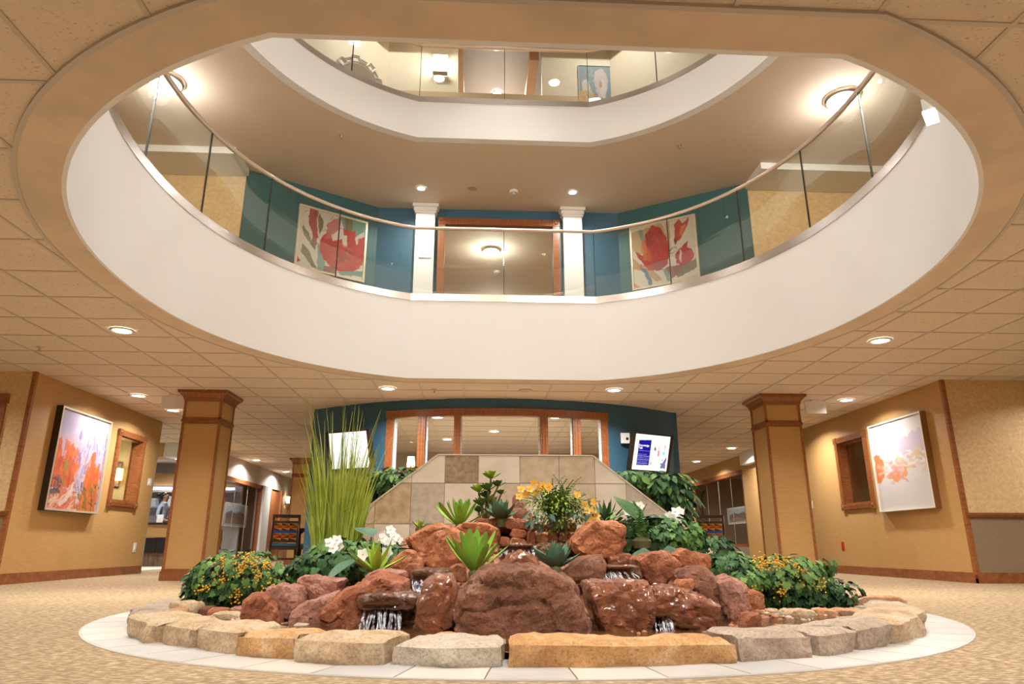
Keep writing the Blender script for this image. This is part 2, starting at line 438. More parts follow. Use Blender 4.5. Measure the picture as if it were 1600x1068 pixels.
for i in range(-16, 30):
    x = GX + GP * i
    if abs(x) > 13.9: continue
    for a, b in bar_runs(lambda t: (x, t), -6.9, 26.5):
        if abs(x) < 8 and b > 2: bx('grid_bar', (x - 0.012, a, Z1 - 0.007), (x + 0.012, b, Z1 + 0.01), M_TBAR, ceil1)
for j in range(-10, 36):
    y = GY + GP * j
    for a, b in bar_runs(lambda t: (t, y), -9.5, 9.5):
        if y > 1.5: bx('grid_bar', (a, y - 0.012, Z1 - 0.006), (b, y + 0.012, Z1 + 0.01), M_TBAR, ceil1)
RING0 = opening(0.0, 56)
MB().sweep(RING0, [(0.002, Z1 - 0.014), (0.25, Z1 - 0.014), (0.25, Z1 + 0.02), (0.002, Z1 + 0.02)], True).build('soffit_border', M_DRYWALL, ceil1)
MB().sweep(RING0, [(0.245, Z1 - 0.018), (0.272, Z1 - 0.018), (0.272, Z1 + 0.0), (0.245, Z1 + 0.0)], True).build('edge_angle', M_ANGLE, ceil1)

# ------------------------------------------------------------------ upper floors, fascias
f1 = struct(MB().sweep(RING0, [(-0.003, Z1 - 0.017), (0.12, Z1 - 0.003), (0.12, T1B), (-0.003, T1B)], True).build('wall_fascia_lower', M_FASCIA, None, True), 'white curved face below the second floor railing')
f1.data.set_sharp_from_angle(angle=math.radians(9))
slab_with_hole('floor_second', 3.68, (-12, -7, 12, 27), 0.10, M_WAINS, 0.06)
slab_with_hole('ceiling_middle', Z2 + 0.012, (-12, -7, 12, 27), 0.04, M_DRYWALL2, 0.02, 'plain drywall ceiling over the second floor')
f2 = struct(MB().sweep(RING0, [(-0.003, Z2 - 0.003), (0.12, Z2 - .003), (0.12, T2B), (-0.003, T2B)], True).build('wall_fascia_upper', M_FASCIA, None, True), 'white curved face below the third floor railing')
f2.data.set_sharp_from_angle(angle=math.radians(9))
slab_with_hole('floor_third', 6.82, (-12, -7, 12, 27), 0.10, M_WAINS, 0.06)
struct(bx('ceiling_upper', (-12, -7, Z3 + 0.6), (12, 27, Z3 + 0.7), M_WHITE), 'white ceiling above the third floor')

# ------------------------------------------------------------------ glass railings
def along(ring, p):
    return min(range(len(ring)), key=lambda i: (ring[i][0] - p[0]) ** 2 + (ring[i][1] - p[1]) ** 2)
def railing(label, zb, zt, zr, seams):
    t = thing('glass_railing', label, 'railing', (0, CY, zb), 'glass railings round the atrium')
    R = opening(0.0, 112); n = len(R)
    MB().sweep(R, [(-0.012, zb), (0.10, zb), (0.10, zt), (-0.012, zt)], True).build('base_channel', M_STEEL, t, True).data.set_sharp_from_angle(angle=math.radians(12))
    hr = []
    for k in range(10): a = 2 * PI * k / 10; hr.append((0.035 + 0.030 * math.cos(a), zr + 0.024 * math.sin(a)))
    MB().sweep(R, hr, True).build('handrail', M_RAIL, t, True)
    idx = sorted({along(R, p) for p in seams})
    for a, b in zip(idx, idx[1:] + [idx[0] + n]):
        seg = [R[i % n] for i in range(a, b + 1)]
        # pull panel ends in a few millimetres so the joints stay open
        def lerp(p, q, k): return tuple(p[j] + (q[j] - p[j]) * k for j in range(4))
        L0 = math.dist(seg[0][:2], seg[1][:2]); L1 = math.dist(seg[-1][:2], seg[-2][:2])
        first, last = lerp(seg[0], seg[1], min(.4, .004 / L0)), lerp(seg[-1], seg[-2], min(.4, .004 / L1))
        seg = [first] + seg[1:-1] + [last]
        MB().sweep(seg, [(0.030, zt - 0.02), (0.042, zt - 0.02), (0.042, zr), (0.030, zr)]).build('glass_panel', M_GLASS, t, True).data.set_sharp_from_angle(angle=math.radians(30))
        x, y, nx, ny = R[a]
        MB().sweep([(x - ny * .004, y + nx * .004, nx, ny), (x + ny * .004, y - nx * .004, nx, ny)], [(0.026, zt), (0.046, zt), (0.046, zr), (0.026, zr)]).build('panel_joint', M_SEAM, t)
    return t
half = [(3.35, 5.6), (3.25, 6.65), (2.86, 7.6), (2.13, 8.3), (1.27, 8.84), (3.18, 4.5), (2.75, 3.6), (2.05, 2.95), (1.27, 2.5)]
SEAM = half + [(-x, y) for x, y in half] + [(0, CY + 3.15), (0, CY - 3.15)]
railing('curved clear glass railing with bronze handrail on the second floor', T1B, T1, R1, SEAM)
railing('upper clear glass railing of the third floor, seen under the soffit', T2B, T2, R2, SEAM)
# ------------------------------------------------------------------ second floor walls
def wall_poly(name, a, b, z0, z1, m, th=0.12, label=None):
    """vertical wall between plan points a and b; thickness goes away from the atrium"""
    a, b = Vector(a), Vector(b); d = (b - a).normalized(); n = Vector((-d.y, d.x))
    if n.dot((a + b) / 2 - Vector((0, CY))) < 0: n = -n
    q = [a, b, b + n * th, a + n * th]
    return struct(MB().prism([(p.x, p.y) for p in q], z0, z1).build(name, m), label)
ZF2 = 3.70
for s, nm in ((-1, 'left'), (1, 'right')):
    wall_poly('wall_second_back_' + nm, (s * 0.95, 11.07), (s * 2.13, 11.07), ZF2, Z2, M_BLUE, label='blue wall beside the second floor doorway')
    wall_poly('wall_second_angle_' + nm, (s * 2.13, 11.07), (s * 4.04, 9.89), ZF2, Z2, M_TEAL, label='angled teal wall behind the second floor railing')
    wall_poly('wall_second_side_' + nm, (s * 4.04, 9.93), (s * 9.0, 9.93), ZF2, Z2, M_BEIGE, label='beige textured wall of the second floor')
    wall_poly('wall_second_end_' + nm, (s * 8.6, 0.0), (s * 8.6, 10.0), ZF2, Z2, M_BEIGE)
    wall_poly('wall_second_corridor_' + nm, (s * 1.45, 11.2), (s * 1.45, 20), ZF2, Z2, M_BEIGE)
    bx('trim_bulkhead_' + nm, (s * 4.02, 9.25, Z2 - 0.11), (s * 6.6, 9.92, Z2), M_WHITE)
    struct(bpy.data.objects['trim_bulkhead_' + nm], 'white dropped bulkhead over the second floor corridor')
bx('wall_second_header', (-0.96, 11.07, 5.90), (0.96, 11.19, Z2), M_BLUE); struct(bpy.data.objects['wall_second_header'])
struct(bx('wall_second_front', (-9, 0.1, ZF2), (9, 0.25, Z2), M_BEIGE))
struct(bx('wall_second_far', (-1.5, 20, ZF2), (1.5, 20.15, Z2), M_BEIGE))
def casing(name, x0, x1, z0, z1, y, label, w=0.12, parent_cat='door frame', sill=False, th=0.07):
    """flat wood casing with corner blocks in a wall that faces the viewer"""
    t = thing(name, label, parent_cat, ((x0 + x1) / 2, y, z0))
    bx('jamb', (x0, y - 0.03, z0), (x0 + w, y + th, z1 - w), M_WOOD, t); bx('jamb', (x1 - w, y - 0.03, z0), (x1, y + th, z1 - w), M_WOOD, t)
    bx('head', (x0 + w, y - 0.03, z1 - w), (x1 - w, y + th, z1), M_WOODH, t)
    for k in range(3):
        for xa in (x0, x1 - w):
            xx = xa + w * (0.25 + 0.25 * k); MB().box((xx - 0.009, y - 0.036, z0), (xx + 0.009, y - 0.029, z1 - w)).build('flute', M_WOOD, t)
    for xa in (x0, x1 - w):
        c = bx('corner_block', (xa - 0.004, y - 0.042, z1 - w), (xa + w + 0.004, y + th, z1 + 0.004), M_WOODH, t)
        MB().tube([(xa + w / 2, y - 0.042, z1 - w / 2), (xa + w / 2, y - 0.055, z1 - w / 2)], [0.035, 0.02], 16).build('rosette', M_WOODH, c)
    return t
casing('door_frame', -1.07, 1.07, ZF2, 5.99, 11.05, 'reddish wood casing of the wide second floor doorway between white pilasters')
for s, w in ((-1, 'left'), (1, 'right')):
    t = thing('pilaster', 'square white pilaster with stepped capital on the %s of the second floor doorway' % w, 'pilaster', (s * 1.29, 11.0, ZF2), 'white pilasters on the second floor')
    x = s * 1.29
    bx('shaft', (x - .165, 10.91, ZF2), (x + .165, 11.064, Z2 - 0.15), M_WHITE, t)
    for k, (e, za, zb) in enumerate(((.185, .17, .13), (.20, .13, .06), (.225, .06, 0.0))):
        bx('capital_step', (x - e, 10.91 - (e - .165), Z2 - za), (x + e, 11.064, Z2 - zb), M_WHITE, t)
t = thing('wall_plaque', 'small white plaque with a blue line on the left second floor pilaster', 'sign', (-1.29, 10.90, 4.9))
p = at(664, 398, 10.90); bx('plate', (p.x - .11, 10.895, p.z - .05), (p.x + .11, 10.909, p.z + .05), M_WHITE, t); bx('blue_line', (p.x - .09, 10.892, p.z + .0), (p.x + .07, 10.896, p.z + .018), mat('pale_blue_print', (.35, .55, .72), .5), t)
# third floor
ZF3 = 6.85; M_CREAM = mat('cream_wallpaper', (0.72, 0.62, 0.47), 0.6, col2=(0.76, 0.66, 0.52), scale=12, bump=0.1)
M_GREYROOM = mat('cool_grey_paint', (0.52, 0.50, 0.50), 0.7)
for s, nm in ((-1, 'left'), (1, 'right')):
    wall_poly('wall_third_back_' + nm, (s * 0.80, 11.07), (s * 2.13, 11.07), ZF3, Z3 + 0.6, M_CREAM, label='cream wall beside the third floor lounge opening')
    wall_poly('wall_third_angle_' + nm, (s * 2.13, 11.07), (s * 4.04, 9.89), ZF3, Z3 + 0.6, M_CREAM, label='angled cream wall behind the third floor railing')
    wall_poly('wall_third_side_' + nm, (s * 4.04, 9.93), (s * 9.0, 9.93), ZF3, Z3 + 0.6, M_CREAM)
    wall_poly('wall_third_end_' + nm, (s * 8.6, 0.0), (s * 8.6, 10.0), ZF3, Z3 + 0.6, M_CREAM)
    wall_poly('wall_third_room_' + nm, (s * 0.95, 11.2), (s * 0.95, 14), ZF3, Z3 + 0.6, M_GREYROOM)
struct(bx('wall_third_front', (-9, 0.1, ZF3), (9, 0.25, Z3 + 0.6), M_CREAM))
struct(bx('wall_third_far', (-1.1, 13.9, ZF3), (1.1, 14.0, Z3 + 0.6), M_GREYROOM))
struct(bx('trim_third_chair_rail', (-2.13, 11.045, 8.48), (2.13, 11.07, 8.60), mat('tan_border', (0.60, 0.42, 0.25), 0.6)))
t = thing('ceiling_beam', 'honey coloured timber beam across the third floor under the ceiling', 'beam', (0, 11, 9.7))
bx('beam', (-3.2, 10.80, 9.70), (3.2, 11.06, 9.86), M_BEAM, t)
for x, w in ((-0.76, 'left'), (0.66, 'right')):
    o = bx('beam_end', (x - .05 if x < 0 else x - .09, 11.1, 9.42), (x + .05 if x < 0 else x + .09, 13.9, 9.66), M_BEAM); tag(o, 'short timber ceiling beam end in the %s of the third floor lounge opening' % w, 'beam')
for k, x in enumerate((-0.42, 0.34)):
    t = thing('cabinet', 'pale wall cabinet on the %s seen through the third floor opening' % ('left' if x < 0 else 'right'), 'cabinet', (x, 13.7, 9.2))
    bx('body', (x - .32, 13.6, 8.6), (x + .32, 13.88, 9.55), M_WHITE, t); bx('door', (x - .30, 13.57, 8.62), (x + .30, 13.6, 9.53), M_WHITE, t)
struct(bx('ceiling_third_lounge', (-0.95, 11.2, 10.0), (0.95, 14, 10.05), M_GREYROOM))
# ------------------------------------------------------------------ ground floor walls
def base(name, a, b, nrm, label=None):
    """wood baseboard along plan points a-b, standing off along nrm"""
    a, b, n = Vector(a), Vector(b), Vector(nrm); m = MB()
    for th, z0, z1 in ((0.018, 0, 0.10), (0.024, 0, 0.055), (0.012, 0.10, 0.125)):
        q = [a, b, b + n * th, a + n * th]
        if (b - a).cross(n) < 0: q.reverse()
        m.prism([(p.x, p.y) for p in q], z0, z1)
    return struct(m.build(name, M_WOODY), label)
XL, XR, YL, YR = -5.97, 5.85, 8.82, 8.63
def side_wall(name, x, sgn, y0, y1, wy0, wy1, wz0, wz1, m, label):
    """wall along y with one window hole; sgn is the side the room lies on"""
    t = x - sgn * 0.16; b = MB()
    lo, hi = min(x, t), max(x, t)
    b.box((lo, y0 + .004, 0), (hi, wy0, Z1)); b.box((lo, wy1, 0), (hi, y1, Z1)); b.box((lo, wy0, 0), (hi, wy1, wz0)); b.box((lo, wy0, wz1), (hi, wy1, Z1))
    return struct(b.build(name, m), label)
side_wall('wall_left', XL, 1, YL, 12.49, 11.13, 11.90, 1.12, 2.12, M_TAN, 'tan wallpapered wall with an orange canyon painting')
side_wall('wall_right', XR, -1, YR, 13.1, 10.66, 11.48, 1.10, 2.12, M_TAN, 'tan wallpapered wall with a pale abstract painting')
def wall_window(name, x, sgn, y0, y1, z0, z1, label, w=0.09):
    """wood cased window in a side wall: fluted casing with rosette blocks, reveal, pane"""
    o = struct(thing(name, label, None, (x, (y0 + y1) / 2, z0)))
    e = x + sgn * 0.028; t = x - sgn * 0.16
    for (a0, a1) in ((y0, y0 + w), (y1 - w, y1)):
        c = bx('casing', (x, a0, z0 + w), (e, a1, z1 - w), M_WOOD, o)
        for k in range(3): yy = a0 + w * (.25 + .25 * k); bx('flute', (e, yy - .008, z0 + w), (e + sgn * .006, yy + .008, z1 - w), M_WOOD, c)
    for (b0, b1) in ((z0, z0 + w), (z1 - w, z1)):
        c = bx('casing', (x, y0 + w, b0), (e, y1 - w, b1), M_WOODY, o)
        for k in range(3): zz = b0 + w * (.25 + .25 * k); bx('flute', (e, y0 + w, zz - .008), (e + sgn * .006, y1 - w, zz + .008), M_WOODY, c)
        for (a0, a1) in ((y0, y0 + w), (y1 - w, y1)):
            q = bx('corner_block', (x, a0 - .004, b0 - .004), (e + sgn * .012, a1 + .004, b1 + .004), M_WOODY, o)
            MB().tube([(e + sgn * .012, (a0 + a1) / 2, (b0 + b1) / 2), (e + sgn * .022, (a0 + a1) / 2, (b0 + b1) / 2)], [.03, .016], 14).build('rosette', M_WOODY, q)
    for (a0, a1) in ((y0 + w, y0 + w + .02), (y1 - w - .02, y1 - w)): bx('reveal', (x, a0, z0 + w), (t, a1, z1 - w), M_WOOD, o)
    for (b0, b1) in ((z0 + w, z0 + w + .02), (z1 - w - .02, z1 - w)): bx('reveal', (x, y0 + w, b0), (t, y1 - w, b1), M_WOODY, o)
    bx('pane', (t + sgn * .03, y0 + w + .02, z0 + w + .02), (t + sgn * .036, y1 - w - .02, z1 - w - .02), M_PANE, o)
wall_window('window_1', XL, 1, 11.05, 11.98, 1.03, 2.21, 'wood framed interior window beside the orange canyon painting')
wall_window('window_2', XR, -1, 10.58, 11.56, 1.01, 2.21, 'wood framed interior window beside the pale abstract painting')
base('baseboard_left', (XL, YL), (XL, 12.49), (1, 0)); base('baseboard_right', (XR, YR), (XR, 13.1), (-1, 0))
for s, X, Y, nm in ((-1, XL, YL, 'left'), (1, XR, YR, 'right')):
    X2 = X + s * 7.5
    struct(bx('wall_%s_front' % nm, (X + s * 0.008, Y, 0.82), (X2, Y + 0.14, Z1), M_BEIGE), 'beige textured wall facing the hall on the %s' % nm)
    struct(bx('wall_%s_wainscot' % nm, (X + s * 0.008, Y - 0.004, 0), (X2, Y + 0.14, 0.80), M_WAINS), 'grey-brown wainscot on the %s' % nm)
    r = struct(bx('trim_chair_rail_' + nm, (X, Y - 0.03, 0.795), (X2, Y + .01, 0.845), M_WOODH), 'wood chair rail')
    bx('bead', (X, Y - 0.036, 0.812), (X2, Y - .03, 0.828), M_WOODH, r)
    struct(bx('trim_corner_' + nm, (X - s * 0.014, Y - 0.014, 0.1), (X + s * 0.035, Y + 0.035, Z1), M_WOOD), 'vertical wood corner bead')
    base('baseboard_front_' + nm, (X, Y), (X2, Y), (0, -1))
t = thing('wall_frame', 'wood framed opening cut off by the left picture edge', 'door frame', (-6.9, YL, 0))
bx('jamb', (-6.37, YL - .03, 0.9), (-6.25, YL + .02, 2.18), M_WOOD, t); bx('head', (-7.9, YL - .035, 2.16), (-6.23, YL + .02, 2.28), M_WOODH, t); bx('glass', (-7.9, YL - .012, 0.9), (-6.37, YL - .006, 2.16), mat('dark_pane', (.05, .045, .04), .08), t)
bx('sill', (-7.9, YL - .035, 0.84), (-6.23, YL + .02, 0.92), M_WOODH, t)
# rooms behind the two windows
M_SAGE = mat('sage_green_paint', (0.42, 0.40, 0.26), 0.7)
struct(bx('wall_left_room_back', (-9.0, 9.0, 0), (-8.9, 12.6, Z1), M_SAGE)); struct(bx('wall_left_room_end', (-9.0, 12.5, 0), (-6.0, 12.6, Z1), M_SAGE))
struct(bx('wall_right_room_back', (8.6, 8.8, 0), (8.7, 14.2, Z1), M_TAN)); struct(bx('wall_right_room_end', (6.0, 14.1, 0), (8.7, 14.2, Z1), M_TAN))
struct(bx('wall_left_outer', (-14, -7, 0), (-13.8, 27, Z1), M_BEIGE)); struct(bx('wall_right_outer', (13.8, -7, 0), (14, 27, Z1), M_BEIGE))
struct(bx('wall_front', (-14, -7, 0), (14, -6.8, Z1), M_BEIGE)); struct(bx('wall_back', (-14, 26.6, 0), (14, 26.8, Z1), M_TAN))

# ------------------------------------------------------------------ columns
def column(cx, fy, label, w=0.50, zt=Z1):
    t = thing('column', label, 'column', (cx, fy + w / 2, 0), 'tan square columns with wood capitals')
    x0, x1, y0, y1 = cx - w / 2, cx + w / 2, fy, fy + w
    bx('shaft', (x0, y0, 0), (x1, y1, zt), M_TAN, t)
    for a in (x0, x1):
        for b in (y0, y1): bx('corner_bead', (a - .016, b - .016, 0.1), (a + .016, b + .016, zt - .1), M_WOOD, t)
    for e, z0, z1, n in ((.03, 0, .12, 'base_board'), (.018, .12, .15, 'base_board'), (.014, 2.10, 2.13, 'band'), (.026, 2.13, 2.165, 'band'), (.016, 2.165, 2.19, 'band')):
        bx(n, (x0 - e, y0 - e, z0), (x1 + e, y1 + e, z1), M_WOODH, t)
    q = lambda e: [(x0 - e, y0 - e), (x1 + e, y0 - e), (x1 + e, y1 + e), (x0 - e, y1 + e)]
    prof = ((.02, zt - .15), (.028, zt - .125), (.035, zt - .10), (.075, zt - .05), (.095, zt - .04), (.10, zt - .001)); m = MB(); vs = []; fs = []
    for e, z in prof: vs += [(*p, z) for p in q(e)]
    for i in range(len(prof) - 1):
        for k in range(4): fs.append((4 * i + k, 4 * i + (k + 1) % 4, 4 * i + 4 + (k + 1) % 4, 4 * i + 4 + k))
    fs += [(3, 2, 1, 0), tuple(4 * (len(prof) - 1) + k for k in range(4))]
    m.add(vs, fs).build('capital', M_WOODH, t)
    return t
column(-4.24, 9.86, 'tan square column with wood capital in front of the reception, left of the fountain')
column(4.11, 9.68, 'tan square column with wood capital right of the fountain')
column(-4.72, 17.8, 'far tan column half hidden behind the tall grass', 0.45)

# ------------------------------------------------------------------ curved blue wall with windows
TC, TR = (0.0, 14.85), 4.70
def arc_pts(x0, x1, r, n=16):
    a0, a1 = math.asin(x0 / TR), math.asin(x1 / TR)
    return [(r * math.sin(a0 + (a1 - a0) * i / n), TC[1] - r * math.cos(a0 + (a1 - a0) * i / n)) for i in range(n + 1)]
def arc_wall(b, x0, x1, z0, z1, th=0.14, r=TR):
    f = arc_pts(x0, x1, r); k = arc_pts(x0, x1, r - th)[::-1]
    return b.prism(f + k, z0, z1)
b = MB(); WZ0, WZ1 = 0.85, 2.40
arc_wall(b, -2.93, -1.70, 0, Z1); arc_wall(b, 1.66, 2.93, 0, Z1); arc_wall(b, -1.70, 1.66, WZ1, Z1); arc_wall(b, -1.70, 1.66, 0, WZ0)
struct(b.build('wall_curved', M_BLUE), 'curved blue-teal wall behind the fountain')
struct(bx('wall_curved_side_left', (-2.98, 11.16, 0), (-2.88, 14.8, Z1), M_BLUE)); struct(bx('wall_curved_side_right', (2.88, 11.16, 0), (2.98, 14.8, Z1), M_BLUE))
w3 = struct(thing('window_3', 'wood framed window band in the curved blue wall', None, (0, 10.2, WZ0)))
arc_wall(MB(), -1.72, 1.68, WZ1 - .09, WZ1 + .02, .10, TR + .03).build('head', M_WOODH, w3)
arc_wall(MB(), -1.72, 1.68, WZ0 - .05, WZ0 + .04, .10, TR + .03).build('sill', M_WOODH, w3)
MX = [(-1.71, -1.60), (-1.22, -1.11), (-0.68, -0.585), (0.61, 0.72), (1.11, 1.225), (1.57, 1.67)]
M_SEEDED = mat('seeded_glass_strip', (0.55, 0.62, 0.68), 0.08, col2=(0.92, 0.95, 0.97), scale=40, bump=1.0, bscale=35, spec=1.0)
for x0, x1 in MX:
    arc_wall(MB(), x0, x1, WZ0, WZ1, .10, TR + .025).build('mullion', M_WOOD, w3)
    for k in (0.3, 0.7):
        xm = x0 + (x1 - x0) * k; arc_wall(MB(), xm - .01, xm + .01, WZ0, WZ1 - .09, .02, TR + .032).build('flute', M_WOOD, w3)
for (a, b_) in zip(MX[:-1], MX[1:]):
    arc_wall(MB(), a[1], b_[0], WZ0 + .04, WZ1 - .09, .008, TR - .03).build('pane', M_PANE, w3)
for xa, xb in ((-1.60, -1.555), (-1.11, -1.075), (-0.585, -0.56), (.575, .61), (1.075, 1.11), (1.535, 1.57)):
    arc_wall(MB(), xa, xb, WZ0 + .04, WZ1 - .09, .02, TR - .01).build('textured_strip', M_SEEDED, w3)
struct(bx('wall_room_behind_glass', (-2.9, 16.5, 0), (2.9, 16.6, Z1), mat('warm_brown_room', (.42, .36, .30), .7)))

# ------------------------------------------------------------------ lamps
def lamp_light(name, loc, watts, col, size, parent, spread=2.6):
    l = bpy.data.lights.new(name, 'AREA'); l.shape = 'DISK'; l.size = size; l.energy = watts * LAMP; l.color = col; l.spread = spread
    o = bpy.data.objects.new(name, l); COL.objects.link(o); o.location = loc; o.parent = parent; o.matrix_parent_inverse = BASIS(parent).inverted()
    return o
WARM = (1.0, 0.965, 0.91)
def downlight(x, y, z, watts, label, r=0.085, group='recessed ceiling lights', col=WARM, spread=2.6):
    t = thing('recessed_ceiling_light', label, 'ceiling light', (x, y, z), group)
    MB().lathe((x, y, z), [(r + .035, 0.0), (r + .033, -.012), (r + .008, -.014), (r, -.004)], 28).build('trim_ring', M_WHITE, t, True)
    MB().lathe((x, y, z), [(r + .004, -.005), (r * .6, -.008), (0.0005, -.009)], 28).build('lens', M_LENS, t, True)
    lamp_light('lamp_light', (x, y, z - .02), watts, col, 2 * r, t, spread)
    return t
W1 = 34
for x, y, lab, w in [
    (-4.01, 6.94, 'bright round recessed light in the tiled ceiling, left of the atrium opening', 60),
    (3.99, 6.88, 'bright round recessed light in the tiled ceiling, right of the atrium opening', 60),
    (-1.60, 9.52, 'recessed light in front of the curved blue wall, above its left screen', W1),
    (1.60, 9.46, 'recessed light in front of the curved blue wall, above its right screen', W1),
    (-5.33, 10.20, 'recessed light close to the tan wall above the orange canyon painting', 22),
    (5.26, 9.96, 'recessed light close to the tan wall above the pale abstract painting', 22),
    (-5.30, 11.35, 'second recessed light by the tan wall, partly hidden by the left column capital', 30),
    (5.20, 11.8, 'recessed light hidden behind the right column capital', 30),
    (-6.0, 15.6, 'nearest recessed light along the left corridor', 35), (-6.0, 18.2, 'middle recessed light along the left corridor', 35), (-6.0, 21.1, 'farthest recessed light along the left corridor', 35),
    (5.45, 15.33, 'nearest recessed light along the right corridor', 35), (5.45, 17.9, 'middle recessed light along the right corridor', 35), (5.45, 20.6, 'farthest recessed light along the right corridor', 35),
    (-1.02, 11.75, 'recessed light seen through the left part of the curved wall window', 120), (1.02, 11.65, 'recessed light seen through the right part of the curved wall window', 120),
    (-0.95, 14.3, 'small far light behind the curved wall window glass', 15),
    (-8.05, 16.2, 'recessed light over the reception counter', 35), (-7.4, 14.2, 'recessed light in front of the reception counter', 35)]:
    downlight(x, y, Z1 - .004, w, lab)
for x, y, w in ((-5.2, 3.0, 75), (5.2, 3.0, 75), (-3.6, 0.2, 50), (3.6, 0.2, 50), (0, -1.6, 34), (-6.5, -2.5, 34), (6.5, -2.5, 34), (0, -4, 34), (-7.4, 7.75, 24), (7.3, 7.6, 22)):  # the last two are added to brighten the walls facing the hall
    downlight(x, y, Z1 - .004, w, 'unseen recessed light placed in the hall ceiling outside the picture, near the viewer')
for x, w in ((-1.33, 'left'), (1.22, 'right')): downlight(x, 10.34, Z2, 24, 'round recessed light in the second floor ceiling above the %s white pilaster' % w, 0.06)
def dome(x, y, z, label, watts=45, r=0.20):
    t = thing('dome_ceiling_light', label, 'ceiling light', (x, y, z), 'dome ceiling lights')
    MB().lathe((x, y, z), [(r + .03, 0), (r + .035, -.02), (r + .02, -.035), (r + .012, -.05), (r - .005, -.055), (r - .01, -.03)], 36).build('rim', M_CHROME, t, True)
    MB().lathe((x, y, z), [(r, -.04), (r * .92, -.075), (r * .7, -.10), (r * .35, -.115), (0.0005, -.118)], 36).build('glass_bowl', M_DOME, t, True)
    l = bpy.data.lights.new('lamp_light', 'POINT'); l.energy = watts * LAMP; l.color = (1.0, 0.985, 0.95); l.shadow_soft_size = 0.12
    o = bpy.data.objects.new('lamp_light', l); COL.objects.link(o); o.location = (x, y, z - .24); o.parent = t; o.matrix_parent_inverse = BASIS(t).inverted()
dome(4.46, 7.61, Z2, 'dome ceiling light glowing beyond the right of the second floor railing', 28)
dome(-4.41, 7.73, Z2, 'dome ceiling light half hidden by the soffit on the left', 28)
dome(-0.10, 12.75, Z2, 'dome ceiling light seen through the second floor doorway', 30, 0.17)
for x, y in ((4.5, 3.5), (-4.5, 3.5), (1.7, 1.3), (-1.7, 1.3)): dome(x, y, Z2, 'unseen dome light above the viewer, added to brighten the white fascia', 145)  # unseen domes added to brighten the white fascia
dome(0, 16, Z2, 'dome ceiling light deep in the second floor corridor', 25)
for x, y in ((-1.3, 4.6), (1.3, 4.6), (-1.3, 6.8), (1.3, 6.8), (0, 3.7), (0, 7.7)):
    t = downlight(x, y, Z3 + 0.60, 18, 'bright recessed light in the third floor ceiling high above the fountain', 0.12, 'atrium ceiling lights', (1.0, 0.95, 0.88), 0.72)
for x, y in ((-5.4, 5.7), (5.4, 5.7), (-2.0, 9.9), (2.0, 9.9), (0, 1.2)):
    downlight(x, y, Z3 + 0.60, 36, 'recessed light in the third floor ceiling out of view', 0.09, 'third floor ceiling lights')
for x in (-1.9, 0.0, 1.9):                                          # unseen accents added in the lower ceiling to brighten the fountain's front
    t = downlight(x, 0.9, Z1 - .004, 1.5, 'accent light added above the viewer to brighten the fountain', 0.07, 'added accent lights above the viewer')
    lamp_light('added_accent_light', (x, 0.93, Z1 - .03), 7.5, (1.0, 0.96, 0.91), 0.12, t, 1.1).rotation_euler = (math.radians(48), 0, math.radians(14 * x / 1.9))
# small bright spotlight on the soffit edge, upper right
t = thing('edge_spotlight', 'small bright box light clipped to the soffit edge, upper right', 'spotlight', (2.02, 2.98, 2.62))
m = MB().box((-.07, -.025, -.03), (.07, .03, .04)).build('housing', M_WHITE); m.parent = t
m2 = MB().box((-.068, -.024, -.042), (.068, .034, -.03)).build('lens', emis('spot_lens', (1, .97, .92), 22)); m2.parent = t
t.rotation_euler = (0, 0, math.radians(48)); t.location = (2.0, 2.985, 2.63)
lamp_light('lamp_light', (1.94, 3.05, 2.62), 4, (1, .95, .9), .08, t)

# ceiling fittings
def sprinkler(x, y, z, label):
    t = thing('sprinkler_head', label, 'sprinkler', (x, y, z), 'ceiling sprinklers')
    MB().lathe((x, y, z), [(.035, 0), (.033, -.006), (.012, -.008), (.010, -.03), (.006, -.05)], 14).build('escutcheon', M_CHROME, t, True)
    MB().lathe((x, y, z), [(.004, -.05), (.026, -.052), (.026, -.055), (.001, -.056)], 14).build('deflector', M_CHROME, t)
sprinkler(-5.24, 7.64, Z1, 'ceiling sprinkler above the left end of the tan wall')
sprinkler(-.96, 9.57, Z1, 'ceiling sprinkler between the two lights, left of centre'); sprinkler(2.23, 9.43, Z1, 'ceiling sprinkler above the right screen')
sprinkler(-2.38, 8.85, Z2, 'ceiling sprinkler under the left of the third floor fascia'); sprinkler(2.62, 8.85, Z2, 'ceiling sprinkler under the right of the third floor fascia')
def disc(name, x, y, z, r, h, m, label, cat):
    t = thing(name, label, cat, (x, y, z))
    MB().lathe((x, y, z), [(r, 0), (r, -h * .6), (r * .92, -h), (r * .8, -h * .8), (.0005, -h * .8)], 28).build('cover', m, t, True)
    MB().lathe((x, y, z), [(r * .3, -h * .8), (r * .26, -h * 1.15), (.0005, -h * 1.15)], 18).build('boss', m, t, True)
M_SPK = mat('speaker_grille', (.50, .42, .34), .6)
disc('ceiling_speaker', .34, 9.56, Z1 - .002, .10, .012, M_SPK, 'flat round speaker in the tiled ceiling near the curved wall', 'speaker')
disc('ceiling_speaker', -.47, 10.3, Z2, .085, .012, M_SPK, 'flat round speaker in the second floor ceiling', 'speaker')
disc('smoke_detector', .22, 10.35, Z2, .07, .05, M_WHITE, 'white smoke detector in the second floor ceiling', 'smoke detector')
disc('smoke_detector', .05, 13.9, Z2, .07, .05, M_WHITE, 'white smoke detector seen through the second floor doorway', 'smoke detector')
